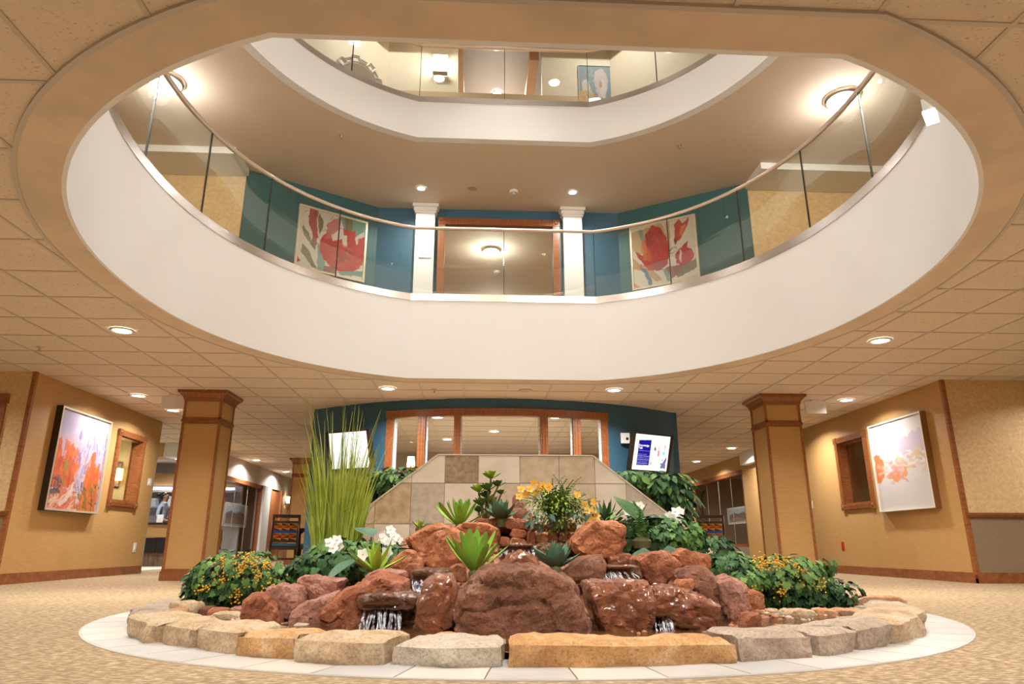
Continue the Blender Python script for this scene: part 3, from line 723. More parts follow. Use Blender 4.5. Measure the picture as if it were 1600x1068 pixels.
for x0, x1, y, w in ((-4.96, -4.62, 10.15, 'left'), (4.62, 4.94, 10.0, 'right')):
    t = thing('exit_sign_box', 'blank white sign box hanging from the ceiling beside the %s column' % w, 'sign', ((x0 + x1) / 2, y, Z1))
    bx('panel', (x0, y - .012, Z1 - .21), (x1, y + .012, Z1 - .02), M_WHITE, t); bx('bracket', ((x0 + x1) / 2 - .06, y - .03, Z1 - .02), ((x0 + x1) / 2 + .06, y + .03, Z1), M_WHITE, t)

# ------------------------------------------------------------------ paintings
def framed(name, label, o, ux, vz, canvas, fm, depth=0.05, fw=0.03, nrm=None, side=None, cat='painting'):
    """canvas in a box frame; o lower-left corner of the outer frame on the wall, ux / vz its edges"""
    o, ux, vz = Vector(o), Vector(ux), Vector(vz); n = Vector(nrm) if nrm else ux.cross(vz).normalized()
    t = thing(name, label, cat, o + ux * .5)
    U, V = ux.normalized(), vz.normalized(); L, H = ux.length, vz.length
    def bar(a, b, c, d, nm, m, e0=0, e1=depth):
        p = [o + U * a + V * b, o + U * c + V * b, o + U * c + V * d, o + U * a + V * d]
        vs = [q + n * e0 for q in p] + [q + n * e1 for q in p]
        MB().add(vs, [(0, 3, 2, 1), (4, 5, 6, 7), (0, 1, 5, 4), (1, 2, 6, 5), (2, 3, 7, 6), (3, 0, 4, 7)]).build(nm, m, t)
    sm = side or fm
    bar(0, 0, L, fw, 'frame_bar', fm); bar(0, H - fw, L, H, 'frame_bar', fm); bar(0, fw, fw, H - fw, 'frame_bar', fm); bar(L - fw, fw, L, H - fw, 'frame_bar', fm)
    if side:
        e = .004
        bar(-e, -e, 0, H + e, 'frame_side', side, 0, depth * .94); bar(L, -e, L + e, H + e, 'frame_side', side, 0, depth * .94); bar(0, -e, L, 0, 'frame_side', side, 0, depth * .94); bar(0, H, L, H + e, 'frame_side', side, 0, depth * .94)
    canvas.build('canvas', o + U * fw + V * fw + n * (depth * .72), U * (L - 2 * fw), V * (H - 2 * fw), M_PAINTING, t)
    return t
M_CHAMP = mat('champagne_frame', (0.70, 0.60, 0.45), 0.35, 0.3)
M_DKFRAME = mat('dark_frame_side', (0.03, 0.018, 0.01), 0.5)
M_BRFRAME = mat('brown_frame_side', (0.26, 0.12, 0.035), 0.5)
# orange canyon
c = Canvas(110, 150, lin(205, 190, 215), 3)
c.ell(.75, .10, .6, .25, lin(240, 238, 245), .9, .05, .6); c.ell(.1, .15, .35, .2, lin(170, 160, 205), .7, .05, .7); c.ell(.25, .33, .3, .12, lin(215, 160, 170), .6, .05, .7)
c.strokes(60, (.35, .2, 1, .6), [lin(165, 140, 195), lin(205, 180, 215), lin(140, 120, 180), lin(225, 200, 215)], .06, .012, PI / 2, .7)
c.strokes(40, (.4, .42, .75, .75), [lin(225, 150, 130), lin(235, 205, 215), lin(150, 120, 180)], .05, .016, PI / 2, .8)
for p in ([(0, .30), (.10, .28), (.12, .45), (.2, .5), (.24, .36), (.33, .33), (.36, .5), (.42, .62), (.48, .75), (0, .8)], [(.72, .38), (.80, .36), (.83, .5), (.92, .56), (.95, .75), (.97, 1), (.6, 1), (.66, .62), (.74, .52)]): c.poly(p, lin(220, 105, 50), .95, .04)
c.strokes(90, (0, .35, .45, .8), [lin(240, 130, 40), lin(205, 85, 45), lin(235, 110, 60)], .05, .018, PI / 2, .7); c.strokes(60, (.66, .5, .97, .95), [lin(245, 145, 50), lin(225, 105, 45)], .06, .02, PI / 2, .7)
c.poly([(0, .8), (.3, .78), (.55, .85), (.62, 1), (0, 1)], lin(230, 130, 85), .9, .06)
c.strokes(50, (0, .8, .6, 1), [lin(245, 190, 160), lin(215, 90, 60), lin(240, 215, 200)], .05, .012, 2.6, .8)
c.strokes(60, (.5, .72, .98, .98), [lin(120, 115, 50), lin(95, 90, 60), lin(165, 130, 50)], .03, .008, 1.0, .9); c.strokes(35, (.02, .68, .22, .85), [lin(110, 100, 110), lin(85, 80, 70)], .03, .008, .7, .9); c.strokes(14, (.22, .5, .27, .75), [lin(165, 150, 60)], .03, .008, 1.5, .9)
c.poly([(.22, .94), (.36, .85), (.42, .72), (.46, .70), (.46, .82), (.36, .92), (.26, .97)], lin(238, 220, 215), .95, .03)
c.grain(.12)
framed('landscape_painting', 'large orange and lilac canyon painting in a champagne frame on the left tan wall', (XL, 9.38, .89), (0, 1.30, 0), (0, 0, 1.36), c, M_CHAMP, .09, .025, (1, 0, 0), M_DKFRAME)
# pale abstract
c = Canvas(110, 140, lin(232, 228, 226), 5)
c.ell(.3, .2, .7, .3, lin(248, 244, 248), .9, .05, .6); c.poly([(.55, .25), (.8, .17), (1, .14), (1, .36), (.75, .38), (.5, .42)], lin(214, 195, 222), .8, .05); c.ell(.05, .3, .2, .18, lin(228, 190, 205), .6, .05, .8)
c.poly([(0, .36), (.12, .34), (.18, .45), (.16, .58), (.1, .66), (0, .68)], lin(240, 130, 60), .95, .05); c.poly([(.2, .62), (.35, .52), (.52, .5), (.62, .56), (.58, .66), (.4, .68), (.3, .66)], lin(243, 160, 100), .9, .06)
c.strokes(40, (.1, .46, .98, .6), [lin(225, 165, 160), lin(240, 205, 195), lin(245, 240, 240), lin(235, 190, 150)], .06, .02, .1, .7); c.strokes(24, (.45, .36, 1, .5), [lin(220, 180, 185), lin(245, 242, 240), lin(235, 205, 165)], .06, .018, 0, .8); c.strokes(10, (.3, .62, .6, .7), [lin(215, 190, 200), lin(240, 150, 90)], .03, .012, .4, .8)
c.grain(.04)
framed('abstract_painting', 'white abstract painting with orange and lilac clouds on the right tan wall', (XR, 10.37, .93), (0, -1.31, 0), (0, 0, 1.30), c, mat('cream_frame', (.80, .74, .62), .4), .09, .02, (-1, 0, 0), M_BRFRAME)
# two red flower paintings on the angled second floor walls
red, dred, pink, olive, tealc, cream, org = lin(200, 60, 45), lin(150, 45, 45), lin(205, 110, 115), lin(120, 115, 75), lin(105, 155, 140), lin(232, 222, 205), lin(215, 110, 60)
c = Canvas(120, 130, cream, 8)
c.poly([(.6, 0), (1, 0), (1, .25), (.7, .3)], tealc, .9, .04); c.poly([(.66, 0), (.8, 0), (.78, .25), (.72, .38)], olive, .95)
c.poly([(.04, .3), (.14, .42), (.22, .62), (.18, .6), (.06, .45)], olive, .9); c.poly([(.06, .62), (.16, .7), (.3, .98), (.22, .96), (.05, .75)], olive, .9); c.poly([(.28, .55), (.4, .66), (.42, 1), (.3, 1)], tealc, .85, .03); c.poly([(.2, .45), (.28, .55), (.24, .68), (.18, .58)], olive)
c.poly([(.12, 0), (.26, 0), (.24, .2), (.28, .45), (.26, .62), (.2, .45), (.12, .22)], lin(185, 75, 70), .95); c.poly([(.27, .02), (.33, .14), (.34, .26), (.29, .4), (.26, .2)], olive, .95)
c.ell(.67, .56, .36, .37, red, 1, .03); c.poly([(.4, .18), (.55, .02), (.62, .0), (.6, .22), (.5, .42), (.38, .45)], pink, .9, .04); c.ell(.5, .3, .1, .1, lin(215, 140, 140), .7, .04, .6)
c.poly([(.48, .36), (.64, .18), (.66, .36), (.5, .45)], cream, .95); c.poly([(.64, .3), (.72, .3), (.72, .5), (.66, .5)], cream, .95); c.poly([(.78, .22), (.85, .16), (.84, .4), (.94, .44), (.86, .5), (.78, .42)], red); c.poly([(.84, .3), (.98, .15), (1, .22), (.88, .42)], cream, .9); c.poly([(.9, .3), (1, .24), (1, .4), (.9, .48)], red)
c.strokes(50, (.4, .5, .98, .88), [red, lin(215, 85, 60), lin(170, 60, 50), org], .05, .025, .3, .5); c.strokes(12, (.55, .55, .8, .75), [lin(130, 80, 60)], .03, .02, .2, .6)
c.poly([(.42, .9), (.6, .86), (.6, 1), (.4, 1)], lin(160, 80, 65), .9, .04); c.poly([(.62, .94), (1, .84), (1, .94), (.66, 1)], tealc, .9, .03); c.strokes(10, (.05, .0, .5, .4), [dred, olive], .08, .004, 1.9, .9); c.poly([(0, .84), (.06, .9), (0, .94)], red)
c.grain(.08)
N1 = Vector((1.91, 1.18, 0)).normalized(); NW = Vector((1.18, -1.91, 0)).normalized()
oL = Vector((-2.13, 11.07, 4.70)) - N1 * (1.19 + .20) + NW * .0
framed('flower_painting', 'square red bloom painting with olive leaves on the left angled teal wall', oL, N1 * 1.19, (0, 0, 1.12), c, M_CHAMP, .05, .035, NW)
c = Canvas(120, 130, cream, 9)
tan_ = lin(205, 165, 115)
c.poly([(0, .05), (.5, 0), (.6, .3), (.4, .1), (.3, .25), (.2, .35), (.12, .5), (0, .35)], tan_, .85, .05); c.poly([(.56, 0), (.62, 0), (.62, .5), (.58, .4)], tan_, .9, .03); c.poly([(.12, .06), (.18, .05), (.2, .24), (.14, .22)], tealc, .8, .03)
c.poly([(0, .5), (.1, .6), (.3, .72), (.45, .95), (.35, .95), (.15, .75), (0, .66)], tan_, .9, .04); c.poly([(.0, .9), (.1, 1), (0, 1)], org, .7); c.poly([(.12, .66), (.22, .72), (.3, .98), (.24, .98)], lin(70, 125, 160), .9, .03)
c.poly([(.22, .14), (.34, .0), (.46, .06), (.56, .25), (.6, .5), (.55, .7), (.42, .78), (.24, .74), (.1, .52), (.03, .38), (.18, .5), (.2, .3)], red, 1, .02); c.poly([(.22, .14), (.3, .1), (.36, .3), (.26, .38)], lin(165, 50, 50), .9); c.poly([(.18, .2), (.26, .38), (.3, .6), (.18, .56), (.15, .38)], lin(225, 125, 75), .9); c.poly([(.36, .1), (.5, .14), (.56, .4), (.36, .5)], lin(185, 65, 60), .8, .03); c.poly([(.3, .62), (.52, .62), (.46, .78), (.32, .75)], lin(150, 85, 95), .8)
c.poly([(.7, .06), (.78, 0), (.82, .08), (.94, .0), (.9, .14), (.76, .36), (.68, .34)], lin(205, 80, 55), 1, .02); c.poly([(.8, .12), (.9, .1), (.8, .28), (.76, .26)], lin(235, 140, 100), .9); c.poly([(.67, .3), (.75, .33), (.7, .42)], dred)
c.ell(.82, .62, .14, .15, lin(200, 65, 75), 1, .02); c.poly([(.78, .46), (.9, .38), (.86, .5)], red); c.ell(.76, .6, .02, .1, cream, .9); c.poly([(.62, .8), (1, .7), (1, .84), (.7, .95)], olive, .9, .03); c.poly([(.5, .75), (.85, .74), (.72, .88), (.6, .95)], lin(150, 90, 75), .9, .04); c.poly([(.46, .76), (.52, .78), (.6, .98), (.54, .98)], tealc, .8)
c.strokes(8, (.56, .4, .72, .8), [lin(80, 75, 60), dred], .09, .004, 2.2, .9); c.strokes(40, (.12, .2, .55, .72), [red, lin(220, 95, 70), lin(175, 55, 50)], .05, .02, 1.2, .35)
c.grain(.08)
N2 = Vector((1.91, -1.18, 0)).normalized(); NW2 = Vector((-1.18, -1.91, 0)).normalized()
oR = Vector((2.13, 11.07, 4.64)) + N2 * .22
framed('flower_painting', 'square painting of three red tulips on the right angled teal wall', oR, N2 * 1.16, (0, 0, 1.18), c, M_CHAMP, .05, .035, NW2)
# third floor: blue poppy canvas, mirror, sconce
c = Canvas(100, 90, lin(140, 165, 178), 11)
for x, y, rx, ry, k in ((.62, .3, .14, .22, 0), (.72, .24, .12, .2, 0), (.8, .34, .12, .2, 0), (.66, .5, .12, .2, 0), (.76, .5, .1, .2, 1)): c.ell(x, y, rx, ry, lin(226, 205, 208) if k == 0 else lin(238, 228, 224), .95, .05)
c.ell(.68, .4, .05, .08, lin(200, 170, 110), 1); c.ell(.22, .48, .13, .18, lin(230, 222, 210), .95, .06); c.ell(.12, .75, .16, .22, lin(228, 185, 105), .95, .06); c.poly([(.3, .9), (.36, .5), (.44, .6), (.52, .7), (.6, .9), (.5, 1), (.3, 1)], lin(235, 195, 130), .95, .05); c.ell(.3, .75, .1, .2, lin(232, 215, 190), .8, .05); c.strokes(30, (.0, .6, .6, 1), [lin(215, 150, 70), lin(240, 215, 175), lin(210, 120, 80)], .05, .015, 1.2, .6)
c.strokes(12, (.1, .05, .5, .35), [lin(165, 180, 180), lin(185, 190, 180)], .05, .02, .8, .6); c.grain(.06)
o3 = Vector((1.45, 11.07, 8.2)) 
framed('poppy_painting', 'pale blue canvas of pastel poppies behind the third floor glass', (1.50, 11.065, 8.25), (.62, 0, 0), (0, 0, 1.04), c, mat('pale_canvas_edge', (.7, .7, .68), .6), .04, .008, (0, -1, 0))
t = thing('sunburst_mirror', 'round mirror in a stepped grey frame behind the third floor glass', 'mirror', (-2.45, 10.85, 8.8))
A3 = Vector((-1.91, -1.18, 0)).normalized(); c0 = Vector((-2.13, 11.07, 8.62)) + A3 * .55
m = MB(); fr = MB(); P = []
for k in range(32): a = 2 * PI * k / 32; P.append(c0 + A3 * (.30 * math.cos(a)) + Vector((0, 0, .30 * math.sin(a))) + NW * .03)
m.add(P + [p - NW * .025 for p in P], [tuple(range(32))] + [(i, (i + 1) % 32, 32 + (i + 1) % 32, 32 + i) for i in range(32)]).build('mirror_glass', mat('mirror_silver', (.75, .75, .75), .03, 1.0), t)
for k in range(16):
    a = 2 * PI * (k + .5) / 16; d = A3 * math.cos(a) + Vector((0, 0, math.sin(a))); e = A3 * -math.sin(a) + Vector((0, 0, math.cos(a)))
    r0, r1 = .33, .46 if k % 2 else .41; w = .07
    pts = [c0 + d * r0 - e * w, c0 + d * r0 + e * w, c0 + d * r1 + e * w, c0 + d * r1 - e * w]; s_ = .016
    for (p, q) in zip(pts, pts[1:] + pts[:1]): fr.tube([p + NW * .02, q + NW * .02], .011, 6)
fr.build('frame', mat('grey_metal_frame', (.45, .43, .42), .4, .6), t)
t = thing('wall_sconce', 'glowing square wall sconce left of the third floor opening', 'wall lamp', (-1.13, 11.05, 9.16))
bx('shade', (-1.25, 10.94, 8.97), (-1.01, 11.04, 9.34), emis('sconce_shade', (1, .93, .82), 16), t)
for z in (8.965, 9.335): bx('band', (-1.27, 10.935, z), (-.99, 11.06, z + .012), M_CHROME, t)
l = bpy.data.lights.new('lamp_light', 'POINT'); l.energy = 7 * LAMP; l.color = (1, .9, .75); l.shadow_soft_size = .1
o = bpy.data.objects.new('lamp_light', l); COL.objects.link(o); o.location = (-1.13, 10.8, 9.16); o.parent = t; o.matrix_parent_inverse = BASIS(t).inverted()
# wall plates
def plate(label, o, n, col=M_WHITE, w=.07, h=.115, cat='wall plate', name='wall_switch'):
    o, n = Vector(o), Vector(n); u = Vector((-n.y, n.x, 0)); t = thing(name, label, cat, o)
    def q(w, h, e0, e1, nm, m): 
        vs = [o + u * a + Vector((0, 0, b)) + n * e for e in (e0, e1) for a, b in ((-w, -h), (w, -h), (w, h), (-w, h))]
        MB().add(vs, [(0, 3, 2, 1), (4, 5, 6, 7), (0, 1, 5, 4), (1, 2, 6, 5), (2, 3, 7, 6), (3, 0, 4, 7)]).build(nm, m, t)
    q(w / 2, h / 2, 0, .006, 'plate', col); q(w / 5, h / 4, .006, .011, 'rocker', col)
plate('white outlet plate low on the left tan wall', (XL, 12.17, .42), (1, 0, 0), w=.09, h=.15); plate('white switch plate high at the end of the left tan wall', (XL, 12.36, 1.50), (1, 0, 0), w=.12, h=.12)
plate('red fire alarm box low on the right tan wall', (XR, 11.74, .44), (-1, 0, 0), mat('red_plastic', (.55, .03, .015), .35), .09, .14, 'alarm', 'fire_alarm'); plate('white switch plate beside the right column', (XR, 12.70, 1.17), (-1, 0, 0), w=.14, h=.13)

# ================================================================== fountain
# stone kerb
KERB = {'buff': rock_mat('buff_sandstone', (.40, .25, .13), (.56, .41, .25), (.62, .52, .38), .85, .7), 'gold': rock_mat('golden_sandstone', (.42, .20, .07), (.56, .31, .12), (.62, .46, .28), .8, .7),
        'grey': rock_mat('grey_sandstone', (.30, .21, .15), (.44, .34, .26), (.54, .43, .32), .85, .7), 'rust': rock_mat('rust_sandstone', (.46, .18, .07), (.55, .29, .15), (.58, .43, .29), .85, .7),
        'pale': rock_mat('pale_sandstone', (.44, .34, .24), (.54, .46, .36), (.60, .53, .43), .85, .7)}
kerb = thing('stone_kerb', 'low ring of rough sandstone blocks around the fountain', 'stone ring', (FC[0], FC[1], 0))
def kerb_stone(a0, a1, h, m, seed, r0=2.24, r1=2.52, z0=.006):
    r = random.Random(seed); na = max(4, int((a1 - a0) * 2.5 / .035)); nr, nz = 5, 5
    r1 += rrand(r, -.025, .02); r0 += rrand(r, -.04, .02); bm = bmesh.new(); grid = {}
    off = Vector((seed * 3.1, seed * 1.7, 0)); tilt = rrand(r, -.02, .02)
    def P(i, j, k):
        t = a0 + (a1 - a0) * i / na; fr = j / nr; fz = k / nz
        ea = min(i, na - i) / na * (a1 - a0) * 2.5
        R = r0 + (r1 - r0) * fr; z = z0 + (h + tilt * (i / na - .5)) * fz
        p = Vector((FC[0] + R * math.sin(t), FC[1] - R * math.cos(t), z)); q = p * 1 + off
        n1 = noise.noise(q * 5); n2 = noise.noise(q * 17 + Vector((5, 5, 5))); n3 = noise.noise(q * 40)
        rad = Vector((math.sin(t), -math.cos(t), 0)); tan = Vector((math.cos(t), math.sin(t), 0))
        edge = (1 if j in (0, nr) else 0)
        p += rad * ((n1 * .040 + n2 * .020 + n3 * .009) * (1 if j == nr else -1 if j == 0 else 0))
        if k == nz: p.z += n1 * .012 + n2 * .009 + n3 * .004 - (.014 if edge else 0)
        if k == nz and edge: p -= rad * (.016 + .012 * n2) * (1 if j == nr else -1)
        if k == nz and i in (0, na): p.z -= .012
        if i in (0, na): p += tan * ((n2 * .010 + .004) * (1 if i == 0 else -1)); p -= rad * (.012 if j == nr else 0)
        if k == 0 and j == nr: p -= rad * .006
        return p
    h -= .032
    V = {}
    for i in range(na + 1):
        for j in range(nr + 1):
            for k in range(nz + 1):
                if i in (0, na) or j in (0, nr) or k in (0, nz): V[i, j, k] = bm.verts.new(P(i, j, k))
    def q(a, b, c, d): bm.faces.new((V[a], V[b], V[c], V[d]))
    for i in range(na):
        for k in range(nz): q((i, nr, k), (i + 1, nr, k), (i + 1, nr, k + 1), (i, nr, k + 1)); q((i + 1, 0, k), (i, 0, k), (i, 0, k + 1), (i + 1, 0, k + 1))
        for j in range(nr): q((i, j + 1, nz), (i + 1, j + 1, nz), (i + 1, j, nz), (i, j, nz)); q((i, j, 0), (i + 1, j, 0), (i + 1, j + 1, 0), (i, j + 1, 0))
    for j in range(nr):
        for k in range(nz): q((0, j, k), (0, j + 1, k), (0, j + 1, k + 1), (0, j, k + 1)); q((na, j + 1, k), (na, j, k), (na, j, k + 1), (na, j + 1, k + 1))
    bmesh.ops.recalc_face_normals(bm, faces=bm.faces); me = bpy.data.meshes.new('stone'); bm.to_mesh(me); bm.free()
    me.shade_smooth(); me.set_sharp_from_angle(angle=math.radians(38))
    return link('stone', me, m, kerb)
D = math.radians
front = [(-72, -56.4, .125, 'grey'), (-56.4, -46.8, .135, 'buff'), (-46.8, -40, .13, 'buff'), (-40, -32.7, .135, 'buff'), (-32.7, -25.1, .125, 'gold'), (-25.1, -15.9, .13, 'buff'), (-15.9, -5.5, .115, 'pale'),
         (-5.5, 15.7, .122, 'gold'), (15.7, 24.9, .13, 'grey'), (24.9, 31.6, .13, 'grey'), (31.6, 38.8, .14, 'grey'), (38.8, 50.7, .14, 'buff'), (50.7, 60.8, .15, 'buff'), (60.8, 72, .13, 'pale')]
for i, (a0, a1, h, m) in enumerate(front): kerb_stone(D(a0 + .22), D(a1 - .22), h, KERB[m], i + 1)
a = 72; i = 30
while a < 288 - 5:
    w = min(RNG.uniform(9, 15), 288 - a)
    if 288 - a - w < 5: w = 288 - a
    kerb_stone(D(a + .3), D(a + w - .3), RNG.uniform(.10, .15), KERB[RNG.choice(['rust', 'buff', 'pale', 'grey', 'gold'])], i); a += w; i += 1

# gravel bed under everything and shallow pool water
def ground(x, y):
    """height of the planted mound inside the kerb"""
    t = max(0.0, min(1.0, (y - 3.45) / 2.3)); s = t * t * (3 - 2 * t)
    fx = max(0.0, 1 - (abs(x) / (1.30 + .5 * t)) ** 2.6)
    return .035 + .56 * s * fx + .02 * noise.noise(Vector((x * 4, y * 4, 0)))
bm = MB(); nx, ny = 70, 60; idx = {}
for i in range(nx + 1):
    for j in range(ny + 1):
        x = -2.28 + 4.56 * i / nx; y = 3.0 + 4.56 * j / ny
        d = math.hypot(x - FC[0], y - FC[1]); 
        if d > 2.3: k = 2.3 / d; x, y = FC[0] + (x - FC[0]) * k, FC[1] + (y - FC[1]) * k
        y = min(y, 6.045); idx[i, j] = len(bm.v); bm.v.append((x, y, ground(x, y)))
for i in range(nx):
    for j in range(ny):
        if bm.v[idx[i, j]][1] < 6.04 or bm.v[idx[i + 1, j]][1] < 6.04: bm.f.append((idx[i, j], idx[i + 1, j], idx[i + 1, j + 1], idx[i, j + 1]))
o = bm.build('gravel_mound', M_SOIL, None, True); tag(o, 'reddish gravel bed filling the fountain between the boulders', 'gravel', kind='stuff')
qb = [(FC[0] + 2.2 * math.sin(t), FC[1] - 2.2 * math.cos(t)) for t in [D(118 + 124 * k / 30) for k in range(31)]]
tag(MB().prism([p for p in qb if p[1] > 6.25], .006, .08).build('planting_bed', M_SOIL), 'strip of soil behind the tile wall that holds the two bushes', 'soil', kind='thing')
def water_mat():
    m, nt, b = _nt('shallow_water'); b.inputs['Base Color'].default_value = (.30, .13, .05, 1); b.inputs['Roughness'].default_value = .04; b.inputs['Transmission Weight'].default_value = .75; b.inputs['IOR'].default_value = 1.33
    n = nt.nodes.new('ShaderNodeTexNoise'); n.inputs['Scale'].default_value = 30; n.inputs['Detail'].default_value = 2; nt.links.new(coords(nt), n.inputs['Vector'])
    bp = nt.nodes.new('ShaderNodeBump'); bp.inputs['Strength'].default_value = .5; bp.inputs['Distance'].default_value = .01; nt.links.new(n.outputs['Fac'], bp.inputs['Height']); nt.links.new(bp.outputs['Normal'], b.inputs['Normal'])
    return m
M_WATER = water_mat()
q = [(FC[0] + 2.27 * math.sin(t), FC[1] - 2.27 * math.cos(t)) for t in [D(-62 + 124 * k / 40) for k in range(41)]]
tag(MB().prism(q, .03, .058).build('pool_water', M_WATER), 'shallow brown pool water behind the front kerb stones', 'water', kind='thing')

# tile wall behind the rocks
TY = 6.05
TPAL = {'white': mat('cream_tile', (.66, .60, .50), .4, col2=(.73, .68, .58), scale=6), 'beige': mat('beige_tile', (.48, .39, .27), .45, col2=(.60, .51, .38), scale=14, detail=7), 'tan': mat('tan_tile', (.40, .30, .17), .5, col2=(.55, .45, .29), scale=16, detail=8),
        'brown': mat('mottled_brown_tile', (.25, .18, .10), .5, col2=(.40, .31, .19), scale=30, detail=8), 'grey': mat('greige_tile', (.42, .37, .30), .45, col2=(.54, .48, .40), scale=20, detail=8)}
TW = [(-2.22, .0), (-2.22, .02), (-.685, 1.20), (.675, 1.20), (2.2, .02), (2.2, 0)]
def clip(poly, hp):
    out = []
    for i in range(len(poly)):
        a, b = poly[i - 1], poly[i]; fa, fb = hp(a), hp(b)
        if fa >= 0: out.append(a) if not out or out[-1] != a else None
        if fa * fb < 0: t = fa / (fa - fb); out.append((a[0] + (b[0] - a[0]) * t, a[1] + (b[1] - a[1]) * t))
    return out
wall = thing('tile_wall', 'trapezoid wall of square stone tiles behind the rock waterfall', 'wall', (0, TY, 0))
def extr(poly, y0, y1, nm, m, par):
    n = len(poly); MB().add([(p[0], y0, p[1]) for p in poly] + [(p[0], y1, p[1]) for p in poly], [tuple(range(n)), tuple(range(2 * n - 1, n - 1, -1))] + [(i, n + i, n + (i + 1) % n, (i + 1) % n) for i in range(n)]).build(nm, m, par)
extr(TW[1:5], TY + .008, TY + .14, 'core', mat('grout', (.40, .35, .28), .8), wall)
XS = [-2.3, -2.1, -1.8, -1.5, -1.205, -.905, -.62, -.33, .03, .375, .69, .96, 1.295, 1.62, 1.95, 2.3]; ZS = [0, .28, .62, .962, 1.2]
s1 = (1.2 - .02) / (2.22 - .685); s2 = (1.2 - .02) / (2.2 - .675)
rows = {3: ['white'] * 6 + ['brown', 'white', 'beige', 'beige', 'white'] + ['white'] * 5, 2: ['beige', 'beige', 'beige', 'beige', 'tan', 'grey', 'white', 'beige', 'white', 'beige', 'white', 'grey', 'beige', 'white', 'beige', 'beige'],
        1: ['white', 'beige', 'tan', 'beige', 'white', 'grey', 'beige', 'white', 'beige', 'white', 'white', 'beige', 'beige', 'white', 'beige', 'beige'], 0: ['beige', 'white', 'beige', 'white'] * 4}
for k in range(4):
    for i in range(15):
        g = .0025; p = [(XS[i] + g, ZS[k] + g), (XS[i + 1] - g, ZS[k] + g), (XS[i + 1] - g, ZS[k + 1] - g), (XS[i] + g, ZS[k + 1] - g)]
        p = clip(p, lambda q: (q[0] + 2.22) * s1 + .02 - q[1]); p = clip(p, lambda q: (2.2 - q[0]) * s2 + .02 - q[1]) if p else p
        if len(p) >= 3: extr(p, TY, TY + .012, 'tile', TPAL[rows[k][i]], wall)
M_CAP = mat('wall_cap_strip', (.66, .58, .46), .4)
for a, b in zip(TW[1:4], TW[2:5]):
    d = Vector((b[0] - a[0], 0, b[1] - a[1])).normalized(); n = Vector((-d.z, 0, d.x)) * .012
    A, B = Vector((a[0], 0, a[1])), Vector((b[0], 0, b[1])); p = [(A.x, A.z), (B.x, B.z), ((B + n).x, (B + n).z), ((A + n).x, (A + n).z)]
    extr(p, TY - .004, TY + .15, 'cap_strip', M_CAP, wall)

# boulders: outline in the photo, standing at their own depth
RK = {'red': rock_mat('red_rock', (.22, .065, .028), (.40, .13, .055), (.52, .245, .15), bump=1.0), 'orange': rock_mat('orange_rock', (.30, .09, .03), (.50, .18, .07), (.60, .34, .21), bump=1.0),
      'pink': rock_mat('pink_rock', (.28, .115, .075), (.43, .20, .14), (.52, .31, .24)), 'brown': rock_mat('brown_rock', (.13, .05, .028), (.26, .105, .055), (.38, .20, .135), bump=1.0),
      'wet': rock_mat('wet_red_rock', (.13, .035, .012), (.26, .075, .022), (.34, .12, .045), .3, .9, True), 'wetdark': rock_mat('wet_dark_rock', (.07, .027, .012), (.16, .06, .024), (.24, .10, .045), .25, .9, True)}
def rock(label, out, Y, depth, tone, seed, name='boulder', group='fountain boulders', parent=None, amp=1.0, detail=.0145):
    r = random.Random(seed); pts = [at(x, y, Y) for x, y in out]
    c = sum(pts, Vector()) / len(pts); ext = max((p - c).length for p in pts); bm = bmesh.new()
    for sc_, dy in ((.90, -.5), (.99, -.34), (1.0, -.05), (.96, .25), (.7, .5)):
        for p in pts:
            d = (p - c) * sc_ * rrand(r, .94, 1.03); bm.verts.new(c + d + Vector((0, depth * dy + rrand(r, -.06, .06) * depth, 0)))
    bmesh.ops.convex_hull(bm, input=bm.verts[:]); loose = [v for v in bm.verts if not v.link_faces]; bmesh.ops.delete(bm, geom=loose, context='VERTS')
    bmesh.ops.triangulate(bm, faces=bm.faces[:])
    for it in range(6):
        e = [x for x in bm.edges if x.calc_length() > detail * (1.4 if it < 5 else 1.8)]
        if not e or len(bm.faces) > 14000: break
        bmesh.ops.subdivide_edges(bm, edges=e, cuts=1); bmesh.ops.triangulate(bm, faces=[f for f in bm.faces if len(f.verts) > 3])
    for _ in range(1): bmesh.ops.smooth_vert(bm, verts=bm.verts[:], factor=.35, use_axis_x=True, use_axis_y=True, use_axis_z=True)
    bm.normal_update(); off = Vector((seed * 1.37, seed * 2.11, seed * .7)); mv = []; lay = Vector((rrand(r, -.5, .5), rrand(r, -.4, .4), 1)).normalized()
    for v in bm.verts:
        q = (v.co - c) / max(ext, .05)
        k1 = noise.noise(q * 1.6 + off) * .045
        f = noise.fractal(q * 3.1 + off, .6, 2.3, 6) * .042
        st = q.dot(lay) * 3.2 + noise.noise(q * 1.3 + off) * 1.2; step = (abs(st - math.floor(st) - .5) - .25) * .028
        crack = max(0.0, .10 - abs(noise.noise(q * 2.1 + off * 3))) * -.55
        w = v.co + off; g = noise.fractal(w * 16, .8, 2.1, 4) * .007 + max(0.0, .12 - abs(noise.noise(w * 7 + off))) * -.07
        mv.append(v.co + v.normal * (ext * amp * (k1 + f + step + crack + .04) + g * min(1.0, ext / .12)))
    for v, p in zip(bm.verts, mv): v.co = p
    me = bpy.data.meshes.new(name)
    for v in bm.verts: v.co -= c
    bm.to_mesh(me); bm.free(); me.shade_smooth(); me.set_sharp_from_angle(angle=math.radians(27))
    o = link(name, me, RK.get(tone) or KERB[tone], parent); o.location = c
    if label: tag(o, label, 'rock', group)
    return o
